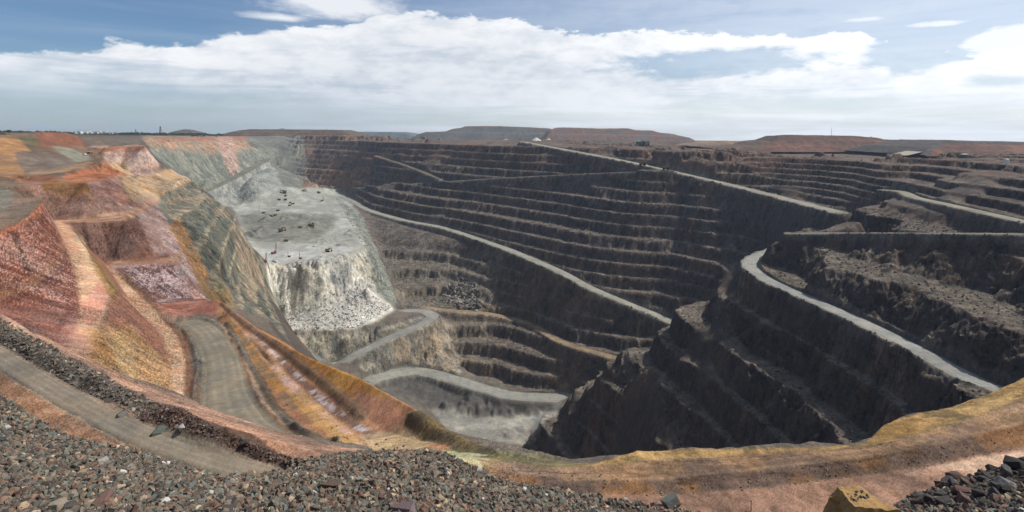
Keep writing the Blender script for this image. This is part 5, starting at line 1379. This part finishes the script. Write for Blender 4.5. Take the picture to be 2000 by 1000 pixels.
for u, v, r, c, lb, sc_ in [(1990, 926, 0.95, (70,66,64), 'largest dark pointed block at the right edge of the picture', (0.9,0.9,1.2)), (1968, 936, 0.62, (104,100,98), 'steep grey block beside the largest dark block on the right', (0.8,0.8,1.3)),
                            (1884, 968, 0.62, (120,88,80), 'reddish brown block below the dark blocks on the right', (1.3,0.9,0.7)),
                            (1972, 958, 0.7, (140,138,134), 'pale grey slab on the right rubble corner', (1.2,1,0.6)),
                            (355, 842, 0.42, (212,206,204), 'white boulder with dark bands on the dirt bank', (1,0.9,0.8)), (309, 848, 0.62, (92,100,90), 'smooth grey-green boulder beside the bench road', (1.25,0.9,0.6)),
                            (236, 815, 0.5, (128,124,116), 'pale grey stone beside the bench road berm', (1.1,0.9,0.7)), (480, 868, 0.55, (78,74,72), 'dark flat boulder on the pink track edge', (1.3,0.9,0.55)),
                            (199, 985, 0.55, (128,98,88), 'large flat reddish rock near the bottom left edge', (1.3,1,0.5)), (1310, 988, 0.62, (122,126,120), 'big grey-green pointed rock on the heap end by the pink track', (1.2,0.9,0.9)),
                            (1225, 990, 0.3, (104,92,80), 'small stone alone on the pink track', (1,1,0.9)), (200, 905, 0.42, (188,180,176), 'pale stone on the left rubble heap', (1,1,0.8)),
                            (640, 953, 0.62, (96,80,72), 'dark brown slab in the middle of the heap', (1.4,0.8,0.5)), (785, 1003, 0.75, (124,104,104), 'purplish slab at the bottom edge of the heap', (1.4,0.9,0.5))]:
    p = at(u, v); single((p[0], p[1], p[2]+0.3*r), r, c, lb, None, sc_, int(u))
# bank of dark broken rock beside the bench road
bp_ = scatter([(-140,545),(0,622),(100,678),(200,732),(270,770),(310,800),(290,822),(200,783),(100,731),(0,686),(-140,610)], 20000, (46, 110), 21)
bpal = np.array([rgb(c) for c in [(122,114,100),(104,94,84),(136,124,108),(90,84,78),(170,158,140)]])
rock_mass('rubble', bp_, sizes(len(bp_), 0.06, 0.34, 2.3, 22), 23, bpal, np.array([.34,.3,.2,.13,.03]))
bp_ = scatter([(262,770),(340,790),(420,835),(500,870),(600,905),(600,925),(520,915),(420,888),(330,855),(270,825)], 6000, (40, 56), 24)
bpal2 = np.array([rgb(c) for c in [(112,88,74),(92,74,66),(124,104,92),(78,66,60),(168,150,140)]])
rock_mass('rubble', bp_, sizes(len(bp_), 0.035, 0.2, 2.4, 25), 26, bpal2, np.array([.34,.3,.2,.13,.03]))
bp_ = scatter([(930,905),(1300,940),(1500,920),(1700,895),(2000,832),(2160,790),(2160,840),(2000,876),(1700,930),(1500,954),(1300,970),(1050,960)], 5000, (34, 60), 27)
rock_mass('rubble', bp_, sizes(len(bp_), 0.015, 0.10, 3.0, 28), 29, np.array([rgb(c) for c in [(150,124,102),(128,108,94),(160,128,94),(110,96,86),(180,160,138)]]), np.array([.3,.3,.2,.15,.05]))
bp_ = scatter([(430,600),(560,715),(640,775),(740,845),(860,880),(700,885),(560,860),(500,790),(440,640)], 1400, (60, 330), 30)
rock_mass('rubble', bp_, sizes(len(bp_), 0.06, 0.3, 2.8, 31), 32, np.array([rgb(c) for c in [(120,96,72),(96,80,64),(150,112,66),(84,74,62),(180,160,140)]]), np.array([.3,.3,.2,.15,.05]))
# blasted blocks below the white cliff, the tumbled pile, and gravel slopes
wpal = np.array([rgb(c) for c in [(214,210,198),(196,192,180),(178,172,160),(226,224,216)]])
bp_ = scatter([(520,600),(620,580),(700,560),(765,600),(700,640),(520,648)], 4200, (850, 1150), 33)
rock_mass('scree', bp_, sizes(len(bp_), 0.35, 2.4, 2.6, 34), 35, wpal, np.array([.3,.3,.2,.2]))
bp_ = scatter([(862,588),(872,560),(900,540),(932,556),(934,588),(960,600),(900,604)], 700, (950, 1300), 36)
rock_mass('rubble', bp_, sizes(len(bp_), 1.2, 6.5, 1.8, 37), 38, np.array([rgb(c) for c in [(158,150,136),(130,122,110),(106,98,90)]]), np.array([.4,.35,.25]))
bp_ = scatter([(735,425),(890,460),(985,495),(965,590),(870,612),(790,600),(740,500)], 3500, (950, 1700), 39)
rock_mass('rubble', bp_, sizes(len(bp_), 0.5, 1.9, 2.6, 40), 41, np.array([rgb(c) for c in [(136,126,110),(112,104,94),(92,86,80)]]), np.array([.35,.35,.3]))
bp_ = scatter([(655,385),(705,420),(742,500),(782,595),(740,570),(715,490)], 2200, (900, 2000), 42)
rock_mass('scree', bp_, sizes(len(bp_), 0.5, 2.0, 2.6, 43), 44, np.array([rgb(c) for c in [(160,162,148),(140,142,130),(120,122,112)]]), np.array([.35,.35,.3]))

spal = np.array([rgb(c) for c in [(136,122,104),(112,100,90),(92,84,78),(160,148,130)]])
bp_ = scatter([(1440,505),(1640,402),(2000,430),(2160,460),(2160,900),(1060,900),(1030,860),(1120,770),(1250,680)], 7000, (240, 830), 45, 0.9)
rock_mass('rubble', bp_, sizes(len(bp_), 0.25, 1.7, 2.4, 46), 47, spal, np.array([.35,.3,.2,.15]))
bp_ = scatter([(700,285),(1020,285),(1640,320),(1640,440),(1440,510),(1290,620),(1180,690),(960,735),(960,500),(700,400)], 7000, (850, 1950), 48, 0.9)
rock_mass('rubble', bp_, sizes(len(bp_), 0.5, 2.3, 2.4, 49), 50, spal, np.array([.35,.3,.2,.15]))

# ochre block at the edge of the pink track, with a few stones on it
MOCH = simple_mat('ochre_clay', tuple(rgb((188,148,92))), 0.95, 0.3, 1.6, bump=0.9)
b = bmesh.new()
bx, by, bz = uvy(1676, 974, 35.5)
lo = [(-3.6,-1.5,-5.0),(2.9,-1.3,-5.0),(3.3,2.0,-5.0),(-3.2,2.0,-5.0)]
hi = [(-0.55,-0.75,-0.08),(2.5,-0.7,-0.40),(0.9,1.35,0.06),(-0.75,1.3,0.02)]
vl = [b.verts.new(p) for p in lo]; vh = [b.verts.new(p) for p in hi]
b.faces.new(vh); b.faces.new(vl[::-1])
for i in range(4): b.faces.new((vl[i], vl[(i+1) % 4], vh[(i+1) % 4], vh[i]))
bmesh.ops.subdivide_edges(b, edges=b.edges[:], cuts=14, use_grid_fill=True)
for v in b.verts:
    q = v.co; n = mnoise.noise(q*0.9)*0.30+mnoise.noise(q*2.6)*0.20+mnoise.noise(q*6)*0.08
    k = 0.6 if q.z > -0.5 and abs(q.x-0.5) < 1.3 else 1.2
    v.co += Vector((n, mnoise.noise(q*2+Vector((9, 0, 0)))*0.2, n*0.5))*k
bmesh.ops.recalc_face_normals(b, faces=b.faces)
me = bpy.data.meshes.new('boulder'); b.to_mesh(me); b.free(); me.materials.append(MOCH)
blk = link(bpy.data.objects.new('boulder', me)); blk.location = (bx, by, bz); blk.scale = (0.88, 0.88, 0.88); tag(blk, 'big ochre clay block with a flat top by the pink track', 'boulder')
rr = random.Random(9)
dg = bpy.context.evaluated_depsgraph_get()
for i in range(26):
    x = 0.15+rr.gauss(0, 0.42)+(0.35 if i > 15 else 0); y = 0.3+rr.gauss(0, 0.26)
    hit = blk.ray_cast(Vector((x, y, 3)), Vector((0, 0, -1)))
    z = hit[1].z if hit[0] else 0
    big_ = i > 15
    single((bx+0.88*x, by+0.88*y, bz+0.88*z+0.02), 0.11 if big_ else 0.055, (92,92,94) if big_ else (110,100,88), 'dark pebble on the flat top of the ochre block' if big_ else 'tiny brown pebble on the flat top of the ochre block', 'pebbles on the ochre block', (1, 1, 0.8), 3000+i, 'pebble')
p = at(1467, 998)
t = thing('stake', 'thin dark stake at the lower edge of the pink track', 'stake', p)
MB().cyl((0,0,0.2),0.03,0.9,seg=8).build('rod', M_WOOD, t); MB().cyl((0,0,0.66),0.04,0.05,seg=8).build('cap', M_DARK, t)

# ------------------------------------------------------------------ air
HAZE = 0.00004
def haze():
    b = MB().box((0, 3300, -330), (11000, 6900, 800))
    m = bpy.data.materials.new('haze'); m.use_nodes = True; t = m.node_tree; t.nodes.clear()
    o = t.nodes.new('ShaderNodeOutputMaterial'); v = t.nodes.new('ShaderNodeVolumePrincipled')
    v.inputs['Color'].default_value = (0.62, 0.79, 1.0, 1); v.inputs['Density'].default_value = HAZE; v.inputs['Anisotropy'].default_value = 0.2
    t.links.new(v.outputs[0], o.inputs['Volume'])
    h = b.build('haze', m); tag(h, kind='stuff'); return h
haze()
print('done', round(time.time()-T0, 1))
